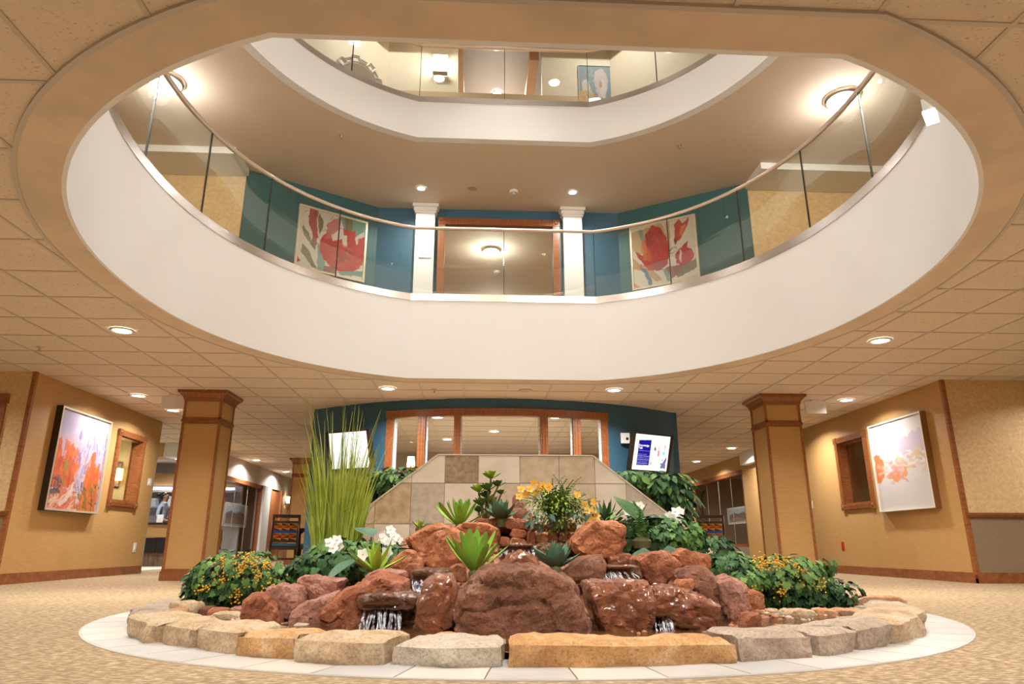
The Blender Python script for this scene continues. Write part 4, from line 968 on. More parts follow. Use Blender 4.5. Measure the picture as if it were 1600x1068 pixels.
ROCKS = [
 ('big flat-faced brown boulder in the front middle of the fountain', [(712, 985), (716, 930), (745, 897), (762, 886), (795, 890), (828, 883), (862, 893), (882, 903), (897, 927), (907, 950), (918, 975), (905, 995), (870, 1010), (730, 1010), (714, 1000)], 3.52, .42, 'brown'),
 ('dark red boulder at the front left edge, below the pinkish block', [(390, 935), (403, 925), (424, 926), (434, 939), (447, 957), (447, 990), (400, 992), (390, 962)], 3.95, .30, 'red'),
 ('pinkish block leaning on the dark red boulder at the left edge', [(424, 917), (448, 911), (476, 915), (478, 943), (461, 966), (448, 962), (426, 943)], 4.05, .30, 'pink'),
 ('flat topped pink rock above the left end of the boulders', [(474, 902), (490, 898), (541, 905), (532, 927), (515, 934), (476, 936)], 4.25, .35, 'pink'),
 ('squat pink rock under the flat topped one on the left', [(474, 943), (513, 930), (532, 923), (534, 935), (522, 958), (510, 978), (478, 978), (460, 972), (465, 952)], 4.0, .30, 'pink'),
 ('long slanting red slab rising beside the left cascade', [(505, 961), (540, 923), (580, 906), (600, 897), (640, 906), (636, 923), (600, 930), (570, 940), (564, 955), (560, 983), (535, 986), (510, 976)], 3.85, .34, 'red'),
 ('pinkish slab lying over the top of the slanting red slab', [(576, 899), (595, 888), (635, 893), (637, 903), (600, 910), (580, 912)], 4.25, .30, 'pink'),
 ('rounded orange rock behind the left bromeliad', [(604, 888), (621, 868), (636, 858), (651, 862), (663, 878), (660, 892), (633, 898)], 4.55, .30, 'orange'),
 ('large craggy orange-red boulder left of the upper agave', [(637, 843), (661, 828), (681, 820), (701, 822), (727, 835), (732, 850), (726, 867), (711, 888), (676, 890), (658, 867), (641, 852)], 4.75, .40, 'orange'),
 ('small red rock between the rounded rock and the upper cascade', [(631, 890), (640, 880), (658, 880), (663, 893), (655, 905), (636, 905)], 4.35, .2, 'red'),
 ('upright red boulder between the left cascade and the big brown boulder', [(656, 941), (667, 905), (681, 896), (708, 897), (716, 918), (716, 951), (707, 973), (688, 990), (661, 997), (651, 965)], 3.62, .34, 'wet'),
 ('flat pale orange slab on the top left of the rock pile', [(710, 826), (724, 819), (761, 819), (779, 828), (780, 852), (761, 860), (728, 848)], 5.15, .40, 'orange'),
 ('small rock wedged under the lower green agave', [(704, 886), (716, 880), (728, 884), (730, 908), (708, 908)], 4.2, .2, 'orange'),
 ('domed red rock below the upper middle cascade', [(784, 882), (795, 866), (812, 860), (830, 866), (842, 880), (838, 892), (800, 895), (786, 892)], 4.55, .25, 'wet'),
 ('large orange boulder right of the fern at the top', [(888, 848), (905, 828), (923, 815), (956, 816), (968, 824), (970, 850), (957, 870), (921, 874), (893, 860)], 4.75, .40, 'orange'),
 ('dark brown rock under the rosette succulent', [(872, 896), (905, 870), (936, 867), (943, 883), (935, 905), (912, 910), (880, 906)], 4.2, .30, 'brown'),
 ('small dark red block above the right cascade', [(946, 870), (968, 863), (993, 872), (996, 886), (953, 886)], 4.6, .25, 'wet'),
 ('large brown boulder right of the upper right cascade', [(986, 873), (1006, 864), (1034, 860), (1057, 880), (1050, 895), (1023, 914), (1001, 912), (992, 895)], 4.35, .34, 'red'),
 ('orange rock under the trailing ivy on the right', [(1044, 866), (1058, 857), (1099, 867), (1103, 885), (1081, 892), (1053, 884)], 4.6, .32, 'orange'),
 ('broad wet red boulder right of the big brown boulder', [(911, 910), (946, 904), (1006, 907), (1004, 925), (1013, 951), (1010, 978), (995, 996), (953, 998), (931, 978), (919, 948), (912, 925)], 3.65, .36, 'wet'),
 ('wet sloping boulder with water running over its face on the right', [(1005, 919), (1031, 912), (1063, 920), (1112, 943), (1106, 975), (1100, 992), (1046, 994), (1021, 986), (1006, 945)], 3.7, .34, 'wet'),
 ('arched brown rock curving around the wet sloping boulder', [(1055, 900), (1064, 889), (1094, 886), (1115, 904), (1122, 941), (1126, 982), (1100, 982), (1085, 940), (1062, 918)], 4.0, .30, 'brown'),
 ('small orange rock on top of the wet sloping boulder', [(1053, 912), (1058, 904), (1078, 904), (1083, 914), (1076, 922), (1058, 922)], 3.75, .14, 'orange'),
 ('small brown rock beside the arched rock', [(1080, 916), (1086, 906), (1100, 908), (1108, 925), (1104, 936), (1088, 930)], 3.72, .16, 'brown'),
 ('tall pinkish block at the right end of the boulders', [(1109, 907), (1131, 897), (1155, 908), (1158, 948), (1153, 968), (1136, 977), (1124, 967), (1114, 938)], 3.95, .30, 'pink'),
 ('orange rock half hidden behind the tall pinkish block', [(1153, 925), (1165, 918), (1183, 926), (1184, 954), (1156, 956)], 4.3, .22, 'orange'),
 ('reddish rock at the foot of the right end of the boulders', [(1146, 982), (1158, 958), (1172, 954), (1182, 970), (1183, 994), (1150, 994)], 3.75, .22, 'red'),
 ('pink wedge of rock leaning on the tile wall beside the fern', [(800, 800), (804, 773), (815, 782), (834, 812), (836, 826), (808, 824)], 5.55, .25, 'pink'),
 ('flat orange rock under the upper succulents', [(735, 820), (750, 812), (800, 812), (826, 814), (830, 828), (790, 832), (745, 830)], 5.3, .30, 'orange'),
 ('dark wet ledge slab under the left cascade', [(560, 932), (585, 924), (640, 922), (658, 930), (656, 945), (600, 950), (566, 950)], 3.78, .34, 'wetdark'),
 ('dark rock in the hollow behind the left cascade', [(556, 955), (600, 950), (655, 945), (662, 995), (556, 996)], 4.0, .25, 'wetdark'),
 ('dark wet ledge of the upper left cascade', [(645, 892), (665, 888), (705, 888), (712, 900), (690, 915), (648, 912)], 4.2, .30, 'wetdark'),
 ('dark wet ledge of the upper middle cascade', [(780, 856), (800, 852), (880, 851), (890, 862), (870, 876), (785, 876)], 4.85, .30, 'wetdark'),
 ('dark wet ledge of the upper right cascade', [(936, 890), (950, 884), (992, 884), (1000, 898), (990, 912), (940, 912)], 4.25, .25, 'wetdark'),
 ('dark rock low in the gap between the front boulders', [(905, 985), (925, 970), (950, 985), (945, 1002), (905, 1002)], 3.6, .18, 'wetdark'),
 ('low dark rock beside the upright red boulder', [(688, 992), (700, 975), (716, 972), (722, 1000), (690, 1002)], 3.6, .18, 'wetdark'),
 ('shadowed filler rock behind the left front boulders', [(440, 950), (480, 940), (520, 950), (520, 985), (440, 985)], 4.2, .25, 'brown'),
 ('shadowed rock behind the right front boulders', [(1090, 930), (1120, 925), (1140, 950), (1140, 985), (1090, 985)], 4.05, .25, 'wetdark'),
]
for i, (lab, out, Y, dp, tone) in enumerate(ROCKS): rock(lab, out, Y, dp, tone, 11 + i * 3)
SMALL = [((780, 838, 797, 852), 5.0), ((796, 826, 824, 840), 5.05), ((795, 840, 823, 853), 4.98), ((823, 828, 836, 854), 5.0), ((836, 832, 856, 850), 5.0), ((855, 828, 871, 849), 5.02), ((870, 828, 892, 847), 5.0), ((868, 818, 886, 830), 5.1), ((886, 816, 900, 830), 5.1), ((786, 812, 828, 827), 5.12), ((840, 818, 866, 830), 5.15)]
ORD = ['small squarish rock at the left end of the row above the upper cascade', 'small wide rock second from the left above the upper cascade', 'small flat brick-like rock just over the upper cascade', 'small upright rock in the middle of the row below the fern', 'small rounded rock right of the upright one below the fern', 'small tall rock under the fern roots', 'small slanted rock at the right end of the row below the fern', 'small rock tucked under the right of the fern', 'smallest rock touching the large orange boulder by the fern', 'small long rock on top of the row, left of the fern', 'small rock hidden in the fern foliage']
for i, ((x0, y0, x1, y1), Y) in enumerate(SMALL):
    e = (x1 - x0) * .15; rock(ORD[i], [(x0, y1 - e), (x0 + e, y0), (x1 - e, y0 + e * .5), (x1, y0 + 2 * e), (x1 - e * .5, y1), (x0 + e, y1)], Y, .12, 'orange' if i % 3 else 'red', 200 + i, 'small_rock', 'row of small rocks below the fern', amp=.6)
LEDGE = [('pale block in the left of the inner ledge', (442, 970, 462, 988), 3.95, 'pale'), ('white ledge block left of the pool', (462, 972, 487, 992), 3.85, 'pale'), ('gold ledge block left of the pool', (486, 976, 524, 992), 3.82, 'gold'),
         ('buff slab lying among small stones by the left bush', (338, 955, 390, 978), 4.2, 'buff'), ('broken white stone by the left bush', (375, 962, 392, 985), 4.05, 'pale'), ('brown stone by the left bush', (314, 946, 334, 965), 4.4, 'brown'), ('orange-brown stone by the left bush', (332, 948, 356, 966), 4.35, 'orange'), ('dark pink stone under the left bush', (366, 946, 392, 962), 4.4, 'pink'),
         ('large flat buff stone of the inner ring on the left', (272, 938, 316, 965), 4.35, 'buff'), ('rust stone of the inner ring on the left', (270, 950, 292, 966), 4.2, 'rust'), ('small tan rock at the foot of the left boulders', (404, 982, 436, 996), 3.75, 'pink'),
         ('first square block of the right inner ledge', (1170, 950, 1219, 971), 4.25, 'buff'), ('second square block of the right inner ledge', (1221, 950, 1267, 970), 4.25, 'buff'), ('long rust block of the right inner ledge', (1270, 950, 1342, 968), 4.25, 'rust'), ('low rust block under the right inner ledge', (1176, 970, 1222, 984), 4.15, 'gold'), ('low gold block under the right inner ledge', (1222, 968, 1300, 980), 4.15, 'rust'),
         ('pale block at the far right of the inner ring', (1343, 946, 1378, 960), 4.4, 'pale'), ('long brown stone under the wet pool edge', (665, 992, 780, 1004), 3.3, 'gold')]
for i, (lab, (x0, y0, x1, y1), Y, tone) in enumerate(LEDGE):
    e = min(x1 - x0, y1 - y0) * .12; rock(lab, [(x0, y1), (x0 + e * .3, y0 + e), (x0 + 2 * e, y0), (x1 - e, y0 + e * .4), (x1, y0 + 2 * e), (x1 - e * .3, y1), (x0 + e, y1 + e)], Y, .2, tone, 300 + i, 'ledge_stone', 'inner ledge stones', amp=.5)
# pebbles
base_ico = bmesh.new(); bmesh.ops.create_icosphere(base_ico, subdivisions=1, radius=1.0); IV = [v.co.copy() for v in base_ico.verts]; IF = [tuple(v.index for v in f.verts) for f in base_ico.faces]; base_ico.free()
def pebbles(name, label, spots, m, seed):
    r = random.Random(seed); b = MB()
    for (x, y, z, s) in spots:
        a = r.random() * 6; sx, sy, sz = s * rrand(r, .8, 1.3), s * rrand(r, .8, 1.3), s * rrand(r, .5, .9)
        b.add([(x + (v.x * math.cos(a) - v.y * math.sin(a)) * sx, y + (v.x * math.sin(a) + v.y * math.cos(a)) * sy, z + v.z * sz) for v in [p * rrand(r, .82, 1.1) for p in IV]], IF)
    o = b.build(name, m, None, True); tag(o, label, 'pebbles', kind='stuff'); return o
r = random.Random(5); sp = []
for _ in range(1500):
    x, y = rrand(r, -1.7, 1.7), rrand(r, 3.3, 5.9)
    if math.hypot(x, y - FC[1]) < 2.15: sp.append((x, y, ground(x, y) + .005, rrand(r, .008, .026)))
pebbles('red_pebbles', 'loose red pebbles filling gaps between the boulders', sp, mat('red_pebble', (.34, .13, .06), .8, island=.45), 1)
sp = []
for _ in range(900):
    t = D(rrand(r, 45, 150)) * (1 if r.random() < .5 else -1); R = rrand(r, 1.75, 2.2); x, y = FC[0] + R * math.sin(t), FC[1] - R * math.cos(t)
    if y < 5.9: sp.append((x, y, ground(x, y) + .012, rrand(r, .008, .02)))
pebbles('pale_pebbles', 'pale pebbles along the inside of the kerb', sp, mat('pale_pebble', (.50, .36, .26), .8, island=.4), 2)

# cascades
def wat_mat():
    m = bpy.data.materials.new('falling_water'); m.use_nodes = True; nt = m.node_tree; nt.nodes.clear(); o = nt.nodes.new('ShaderNodeOutputMaterial')
    g = nt.nodes.new('ShaderNodeBsdfGlass'); g.inputs['IOR'].default_value = 1.33; g.inputs['Roughness'].default_value = .05; g.inputs['Color'].default_value = (.93, .95, 1, 1)
    d = nt.nodes.new('ShaderNodeBsdfPrincipled'); d.inputs['Base Color'].default_value = (.78, .80, .88, 1); d.inputs['Roughness'].default_value = .15
    mx = nt.nodes.new('ShaderNodeMixShader'); n = nt.nodes.new('ShaderNodeTexNoise'); n.inputs['Scale'].default_value = 14; nt.links.new(coords(nt, (6, 6, 1)), n.inputs['Vector'])
    rp = nt.nodes.new('ShaderNodeMapRange'); rp.inputs['From Min'].default_value = .4; rp.inputs['From Max'].default_value = .6; nt.links.new(n.outputs['Fac'], rp.inputs['Value'])
    nt.links.new(rp.outputs['Result'], mx.inputs[0]); nt.links.new(g.outputs[0], mx.inputs[1]); nt.links.new(d.outputs[0], mx.inputs[2]); nt.links.new(mx.outputs[0], o.inputs['Surface']); return m
M_FALL = wat_mat()
def cascade(label, x0, x1, y0, y1, Y, n, seed, slope=0.0, wid=.006):
    t = thing('cascade', label, 'waterfall', at((x0 + x1) / 2, y1, Y), 'small cascades'); r = random.Random(seed); b = MB()
    for k in range(n):
        px = rrand(r, x0, x1); A = at(px, y0 + rrand(r, -1, 2), Y); B = at(px + rrand(r, -4, 4) + slope, y1 + rrand(r, -4, 3), Y); pts = []; L = 7
        w = wid * rrand(r, .5, 1.6)
        for i in range(L + 1):
            f = i / L; p = A.lerp(B, f); p.y += .10 - .16 * math.sqrt(f) + .01 * math.sin(f * 9 + k); p.x += .006 * math.sin(f * 7 + k * 2); pts.append(p)
        b.tube(pts, [w * (.4 + .6 * abs(math.sin(i * 1.3 + k))) for i in range(L + 1)], 5)
    b.build('water_strands', M_FALL, t, True)
    q = MB(); c = [at(px, y0 - 1, Y) + Vector((0, d, 0)) for px, d in ((x0, -.04), (x1, -.04), (x1, .22), (x0, .22))]
    q.add([tuple(p) for p in c] + [(p.x, p.y, p.z + .008) for p in c], [(0, 3, 2, 1), (4, 5, 6, 7), (0, 1, 5, 4), (1, 2, 6, 5), (2, 3, 7, 6), (3, 0, 4, 7)]).build('water_lip', M_WATER, t)
cascade('largest cascade falling from the dark ledge on the left', 566, 626, 944, 998, 3.62, 26, 1)
cascade('narrow cascade beside the upright red boulder', 645, 668, 899, 925, 4.05, 16, 2)
cascade('faint cascade in the top middle below the small rocks', 781, 832, 854, 868, 4.70, 18, 3)
cascade('silvery cascade on the right under the dark red block', 938, 988, 888, 906, 4.10, 26, 4, 8)
cascade('thin cascade running down beside the wet sloping boulder', 1020, 1050, 962, 992, 3.50, 14, 5, 2, .005)
cascade('faint trickle in front of the wet sloping boulder', 1060, 1090, 980, 994, 3.48, 6, 6, 2, .004)

# ================================================================== plants
def leaf_mesh(name, L, W, prof, curl=0.3, fold=0.25, n=6, thick=0.0):
    """leaf along +Y from the origin, tip curling up; prof = relative half widths"""
    b = MB(); rows = len(prof); p = Vector((0, 0, 0)); a = 0.0; vs = []
    for i, w in enumerate(prof):
        h = W * w * .5
        vs += [(-h, p.y, p.z + h * fold), (0, p.y, p.z - (thick if 0 < i < rows - 1 else 0)), (h, p.y, p.z + h * fold)]
        a += curl / rows; st = L / (rows - 1); p = p + Vector((0, math.cos(a) * st, math.sin(a) * st))
    fs = []
    for i in range(rows - 1):
        o = i * 3; fs += [(o, o + 1, o + 4, o + 3), (o + 1, o + 2, o + 5, o + 4)]
    me = bpy.data.meshes.new(name); b.add(vs, fs); me.from_pydata(b.v, [], b.f); me.update(); me.shade_smooth()
    return me
def orient(loc, az, el, roll=0.0, s=1.0):
    return Matrix.Translation(loc) @ Matrix.Rotation(az, 4, 'Z') @ Matrix.Rotation(el, 4, 'X') @ Matrix.Rotation(roll, 4, 'Y') @ Matrix.Scale(s, 4)
def put(name, me, m, mtx, parent):
    if not me.materials: me.materials.append(m)
    o = bpy.data.objects.new(name, me); COL.objects.link(o); o.parent = parent; o.matrix_parent_inverse = BASIS(parent).inverted(); o.matrix_basis = mtx
    return o
def leafy(name, c1, c2, rough=.45, isl=.35):
    m = mat(name, c1, .6, col2=c2, scale=9, island=isl, spec=.2); b = m.node_tree.nodes['Principled BSDF']
    return m
G_BRIGHT = leafy('bright_green_leaf', (.16, .33, .035), (.26, .45, .06), .4, .25)
G_LIME = leafy('lime_leaf', (.22, .36, .03), (.36, .48, .05), .4, .25)
G_DARK = leafy('dark_green_leaf', (.018, .055, .018), (.05, .12, .035), .35, .5)
G_MID = leafy('mid_green_leaf', (.05, .13, .03), (.11, .22, .05), .4, .45)
G_BLUE = leafy('blue_green_leaf', (.045, .10, .065), (.10, .18, .11), .45, .3)
G_GRASS = leafy('grass_blade', (.28, .36, .04), (.46, .52, .09), .5, .35)
G_FERN = leafy('fern_frond', (.09, .16, .02), (.20, .27, .04), .5, .35)
G_STEM = mat('plant_stem', (.10, .10, .03), .6)
M_PETALW = mat('white_petal', (.86, .85, .82), .5); M_PETALY = mat('yellow_petal', (.85, .42, .04), .5, col2=(.90, .58, .10), scale=20)
M_BERRY = mat('yellow_berry', (.72, .42, .03), .35, island=.25)
PADDLE = [.5, .55, .65, .8, .92, 1.0, 1.0, .82, .3]; POINT = [.55, .8, .98, 1.0, .9, .7, .45, .2, .02]; BROAD = [.1, .6, .9, 1.0, .95, .8, .55, .28, .02]
def rosette(label, cat, px, py, Y, n, L, W, prof, m, el0, el1, seed, curl=.5, fold=.3, up=.0):
    c = at(px, py, Y); t = thing('rosette_plant', label, cat, c); r = random.Random(seed)
    mes = [leaf_mesh('leaf', L, W, prof, curl * k, fold, thick=.004) for k in (.7, 1.1)]
    for i in range(n):
        f = i / max(1, n - 1); az = i * 2.39996 + rrand(r, -.25, .25); el = el0 + (el1 - el0) * f + rrand(r, -.12, .12)
        put('leaf', mes[i % 2], m, orient(c + Vector((0, 0, up * f)), az, el, rrand(r, -.2, .2), rrand(r, .82, 1.1) * (1 - .35 * f)), t)
    MB().lathe(c, [(.03, -.05), (.035, 0), (.02, .02), (.001, .03)], 10).build('crown_base', G_STEM, t)
    return t
rosette('bright green paddle-leaf agave on the top left of the rocks', 'plant', 718, 822, 5.15, 28, .26, .046, PADDLE, G_BRIGHT, .35, 1.45, 1)
rosette('bright green paddle-leaf agave in the middle, just above the big brown boulder', 'plant', 741, 894, 4.0, 28, .28, .050, PADDLE, G_BRIGHT, .35, 1.45, 2)
rosette('lime bromeliad on the left beside white orchids', 'plant', 586, 894, 4.35, 18, .25, .06, POINT, G_LIME, .25, 1.4, 3)
rosette('blue-green rosette succulent above the broad wet boulder', 'plant', 868, 888, 4.05, 26, .20, .088, POINT, G_BLUE, .25, 1.35, 4, .7, .4)
rosette('dark blue-green rosette succulent beside the stemmed one at the top', 'plant', 783, 812, 5.1, 30, .19, .10, POINT, G_BLUE, .1, 1.3, 5, .8, .4)
rosette('dark pointed-leaf plant at the foot of the tile wall, right of the fern', 'plant', 948, 818, 5.5, 14, .26, .06, POINT, G_DARK, .4, 1.3, 6)
rosette('small yellow-green succulent on the tile wall ledge, left', 'plant', 656, 826, 5.3, 14, .10, .035, POINT, G_LIME, .3, 1.2, 7)
# stemmed succulent
c = at(758, 815, 5.3); t = thing('stemmed_succulent', 'tall stemmed succulent with several green rosettes in front of the tile wall', 'plant', c); r = random.Random(3)
mp = leaf_mesh('petal_leaf', .075, .042, PADDLE, .5, .3)
for k, (px, py, s_, m) in enumerate([(767, 748, 1.0, G_LIME), (748, 769, 1.0, G_LIME), (778, 760, .8, G_MID), (762, 766, .9, G_MID), (752, 790, 1.0, G_MID), (769, 788, 1.0, G_LIME), (760, 778, .9, G_MID), (748, 800, .8, G_MID), (783, 772, .6, G_MID)]):
    p = at(px, py, 5.3 + rrand(r, -.06, .06)); MB().tube([c, c.lerp(p, .5) + Vector((rrand(r, -.02, .02), 0, 0)), p], .007, 6).build('stem', G_STEM, t); md = mp.copy() ; md.materials.clear()
    for i in range(14): put('leaf', md, m, orient(p, i * 2.4, .1 + i * .085, 0, 1.25 * s_ * (1 - i * .03)), t)
# foliage masses
def lobed(s, r):
    """small five-lobed ivy leaf, triangles in its own plane"""
    P = [(0, 0), (.28, -.12), (.5, .18), (.34, .42), (.42, .62), (.14, .66), (0, 1.0), (-.14, .66), (-.42, .62), (-.34, .42), (-.5, .18), (-.28, -.12)]
    vs = [Vector((x * s, y * s, abs(x) * s * .25 - y * y * s * .15)) for x, y in P] + [Vector((0, .35 * s, 0))]
    return vs, [(12, i, (i + 1) % 12) for i in range(12)]
def oval(s, r):
    P = [(0, 0, 0), (.22, .25, .06), (.27, .5, .07), (.16, .8, .0), (0, 1.05, -.1), (-.16, .8, .0), (-.27, .5, .07), (-.22, .25, .06), (0, .5, 0)]
    return [Vector(p) * s for p in P], [(8, i, (i + 1) % 8) for i in range(8)]
def foliage(name, label, parts, seed, stems=12, cat='plant', berries=(), extra=None, base=None):
    """parts = [(centre, radii, count, leaf size, shape, material)]"""
    c0 = parts[0][0]; t = thing(name, label, cat, base or (c0 - Vector((0, 0, parts[0][1][2])))); r = random.Random(seed)
    for (c, R, n, s, shape, m) in parts:
        b = MB()
        for _ in range(n):
            while True:
                d = Vector((rrand(r, -1, 1), rrand(r, -1, 1), rrand(r, -1, 1)))
                if .15 < d.length < 1: break
            d = d.normalized() * (d.length ** .45)
            p = c + Vector((d.x * R[0], d.y * R[1], d.z * R[2])); nrm = (d + Vector((0, -.25, .55)) + Vector((rrand(r, -.6, .6), rrand(r, -.6, .6), rrand(r, -.4, .6)))).normalized()
            yv = Vector((d.x, d.y, -.45 + rrand(r, -.5, .5))); yv = (yv - nrm * yv.dot(nrm))
            if yv.length < .05: continue
            yv.normalize(); xv = yv.cross(nrm); vs, fs = shape(s * rrand(r, .65, 1.25), r)
            b.add([p + xv * v.x + yv * v.y + nrm * v.z for v in vs], fs)
        tag(b.build('foliage', m, t, True), kind='stuff')
    b = MB(); (c, R, *_), foot = parts[0], Vector(t.location)
    for _ in range(stems):
        e = c + Vector((rrand(r, -.8, .8) * R[0], rrand(r, -.8, .8) * R[1], rrand(r, -.2, .8) * R[2])); b.tube([foot, foot.lerp(e, .5) + Vector((rrand(r, -.03, .03), 0, .04)), e], .004, 5)
    b.build('stems', G_STEM, t)
    for (p, s) in berries:
        q = MB()
        for _ in range(30):
            d = Vector((r.gauss(0, .45), r.gauss(0, .45), r.gauss(0, .45))) * s; q.add([p + d + v * rrand(r, .005, .0075) for v in IV], IF)
        tag(q.build('berry_cluster', M_BERRY, t, True), kind='stuff')
    return t
def B(lst, Y, s=.055): return [(at(x, y, Y), s) for x, y in lst]
Yb = 4.75
foliage('berry_bush', 'round ivy bush with yellow berries on the left side of the fountain', [(at(366, 912, Yb), (.30, .26, .17), 1000, .047, lobed, G_DARK), (at(372, 900, Yb - .05), (.30, .26, .17), 420, .043, lobed, G_MID), (at(440, 902, Yb), (.13, .12, .06), 60, .045, lobed, G_MID), (at(320, 928, Yb - .05), (.13, .14, .09), 110, .05, lobed, G_DARK)], 11,
        berries=B([(318, 917), (403, 898), (350, 881), (380, 876), (370, 927), (418, 883), (376, 890), (420, 917), (345, 905), (395, 875)], Yb - .27, .05))
foliage('berry_bush', 'spreading ivy bush with yellow berries on the right side of the fountain', [(at(1232, 915, Yb), (.28, .26, .16), 900, .05, lobed, G_DARK), (at(1230, 902, Yb - .05), (.28, .25, .15), 380, .047, lobed, G_MID), (at(1300, 928, Yb - .02), (.20, .16, .10), 300, .047, lobed, G_DARK), (at(1270, 885, Yb), (.15, .12, .06), 50, .05, lobed, G_MID), (at(1185, 915, Yb), (.10, .12, .12), 80, .06, lobed, G_MID)], 12,
        berries=B([(1175, 917), (1187, 878), (1220, 875), (1222, 925), (1256, 898), (1278, 914), (1190, 882), (1245, 890), (1212, 880)], Yb - .26, .055))
foliage('dark_ground_ivy', 'dark trailing ivy under the tall grass and orchids on the left', [(at(530, 885, 4.75), (.34, .2, .10), 420, .055, lobed, G_DARK), (at(600, 870, 4.9), (.18, .2, .10), 180, .05, lobed, G_DARK), (at(545, 862, 4.95), (.28, .2, .10), 220, .05, lobed, G_MID), (at(478, 893, 4.8), (.10, .1, .05), 60, .045, lobed, G_DARK)], 13)
foliage('trailing_ivy', 'green ivy and leaf mass spilling down the right side of the tile wall', [(at(1015, 842, 5.05), (.28, .25, .17), 420, .06, lobed, G_DARK), (at(1050, 838, 5.0), (.25, .2, .13), 300, .055, lobed, G_MID), (at(1100, 858, 5.05), (.22, .2, .11), 260, .055, lobed, G_DARK), (at(1140, 880, 4.95), (.17, .16, .08), 160, .05, lobed, G_MID), (at(975, 820, 5.3), (.12, .15, .12), 120, .06, oval, G_MID), (at(1125, 885, 4.75), (.22, .2, .07), 220, .05, lobed, G_DARK), (at(1165, 905, 4.6), (.14, .16, .06), 120, .05, lobed, G_MID)], 14)
foliage('ficus_bush', 'broad-leaved bush behind the tile wall on the left', [(at(612, 762, 6.55), (.32, .22, .16), 330, .095, oval, G_DARK), (at(572, 790, 6.5), (.30, .22, .26), 330, .095, oval, G_DARK), (at(625, 748, 6.5), (.24, .2, .12), 150, .09, oval, G_MID)], 15, 16, base=Vector((-1.35, 6.6, .07)))
foliage('ficus_bush', 'broad-leaved bush behind the tile wall on the right', [(at(1015, 765, 6.55), (.34, .22, .18), 330, .10, oval, G_DARK), (at(1050, 785, 6.55), (.24, .22, .26), 260, .10, oval, G_DARK), (at(985, 748, 6.5), (.22, .2, .09), 120, .095, oval, G_MID), (at(1040, 755, 6.5), (.26, .2, .12), 130, .095, oval, G_MID)], 16, 16, base=Vector((1.35, 6.6, .07)))
# big single leaves
me = leaf_mesh('broad_leaf', .26, .17, BROAD, -.5, .15)
for i, (lab, px, py, Y, az, el, s_) in enumerate([('large dull green leaf drooping over the left rocks', 560, 872, 4.5, 2.2, -.35, 1.0), ('crinkled dark green leaf beside the left orchids', 580, 838, 4.9, .6, .5, 1.0), ('broad oval leaf right of the left orchids', 622, 858, 4.7, -1.9, .1, .9), ('grey-green leaf hanging over the dark red block', 1006, 856, 4.5, 2.7, -.9, 1.0), ('grey-green leaf hanging over the large brown boulder', 1044, 852, 4.6, -2.9, -.95, .85), ('broad leaf high in the right plant mass', 1040, 812, 4.95, 1.5, .1, 1.1), ('narrow upright leaf over the right plant mass', 1000, 815, 4.9, .6, .9, 1.2)]):
    t = thing('broad_leaf_plant', lab, 'leaf', at(px, py, Y)); m2 = me.copy(); m2.materials.clear(); put('leaf', m2, G_BLUE if i < 6 else G_DARK, orient(t.location.copy(), az, el, 0, s_), t)
    MB().tube([t.location, t.location + Vector((0, .06, -.12))], .005, 6).build('stalk', G_STEM, t)
# tall grass
def grass(label, px, py, Y, n, H, seed, lean=.22, w=.009):
    c = at(px, py, Y); t = thing('tall_grass', label, 'grass plant', c); r = random.Random(seed); b = MB(); drop = MB()
    for k in range(n):
        a = r.random() * 2 * PI; R = math.sqrt(r.random()) * .17; p = c + Vector((math.cos(a) * R, math.sin(a) * R * .6, 0)); h = H * (rrand(r, .35, .72) if r.random() < .86 else rrand(r, .75, 1.02))
        d = Vector((math.cos(a) * R * 2.2 + r.gauss(0, .10), math.sin(a) * R * 1.2 + r.gauss(0, .08), 0)) * lean * 4; bend = 1.0; tgt = b
        if r.random() < .16: d = Vector((rrand(r, -1, 1), rrand(r, -.7, .3), 0)) * .55; bend = 2.0; h *= .6; tgt = drop
        W = w * rrand(r, .5, 1.2); L = 7; vs = []; sd = Vector((math.cos(a + 1.57), math.sin(a + 1.57), 0)); sd = Vector((1, .3 * math.sin(a), 0)).normalized()
        for i in range(L + 1):
            f = i / L; q = p + d * h * f * f + Vector((0, 0, h * (f - (.35 * f ** 3 if bend > 1 else .05 * f * f)))); ww = W * (1 - f ** 1.6) * .5 + .0006
            vs += [q - sd * ww, q + Vector((0, -.002, 0)), q + sd * ww]
        tgt.add(vs, [x for i in range(L) for x in ((3 * i, 3 * i + 1, 3 * i + 4, 3 * i + 3), (3 * i + 1, 3 * i + 2, 3 * i + 5, 3 * i + 4))])
    tag(b.build('blades', G_GRASS, t, True), kind='stuff'); tag(drop.build('drooping_blades', G_GRASS, t, True), kind='stuff')
grass('tall clump of yellow-green ornamental grass left of the tile wall', 522, 892, 5.2, 330, 1.33, 4, .11, .014)
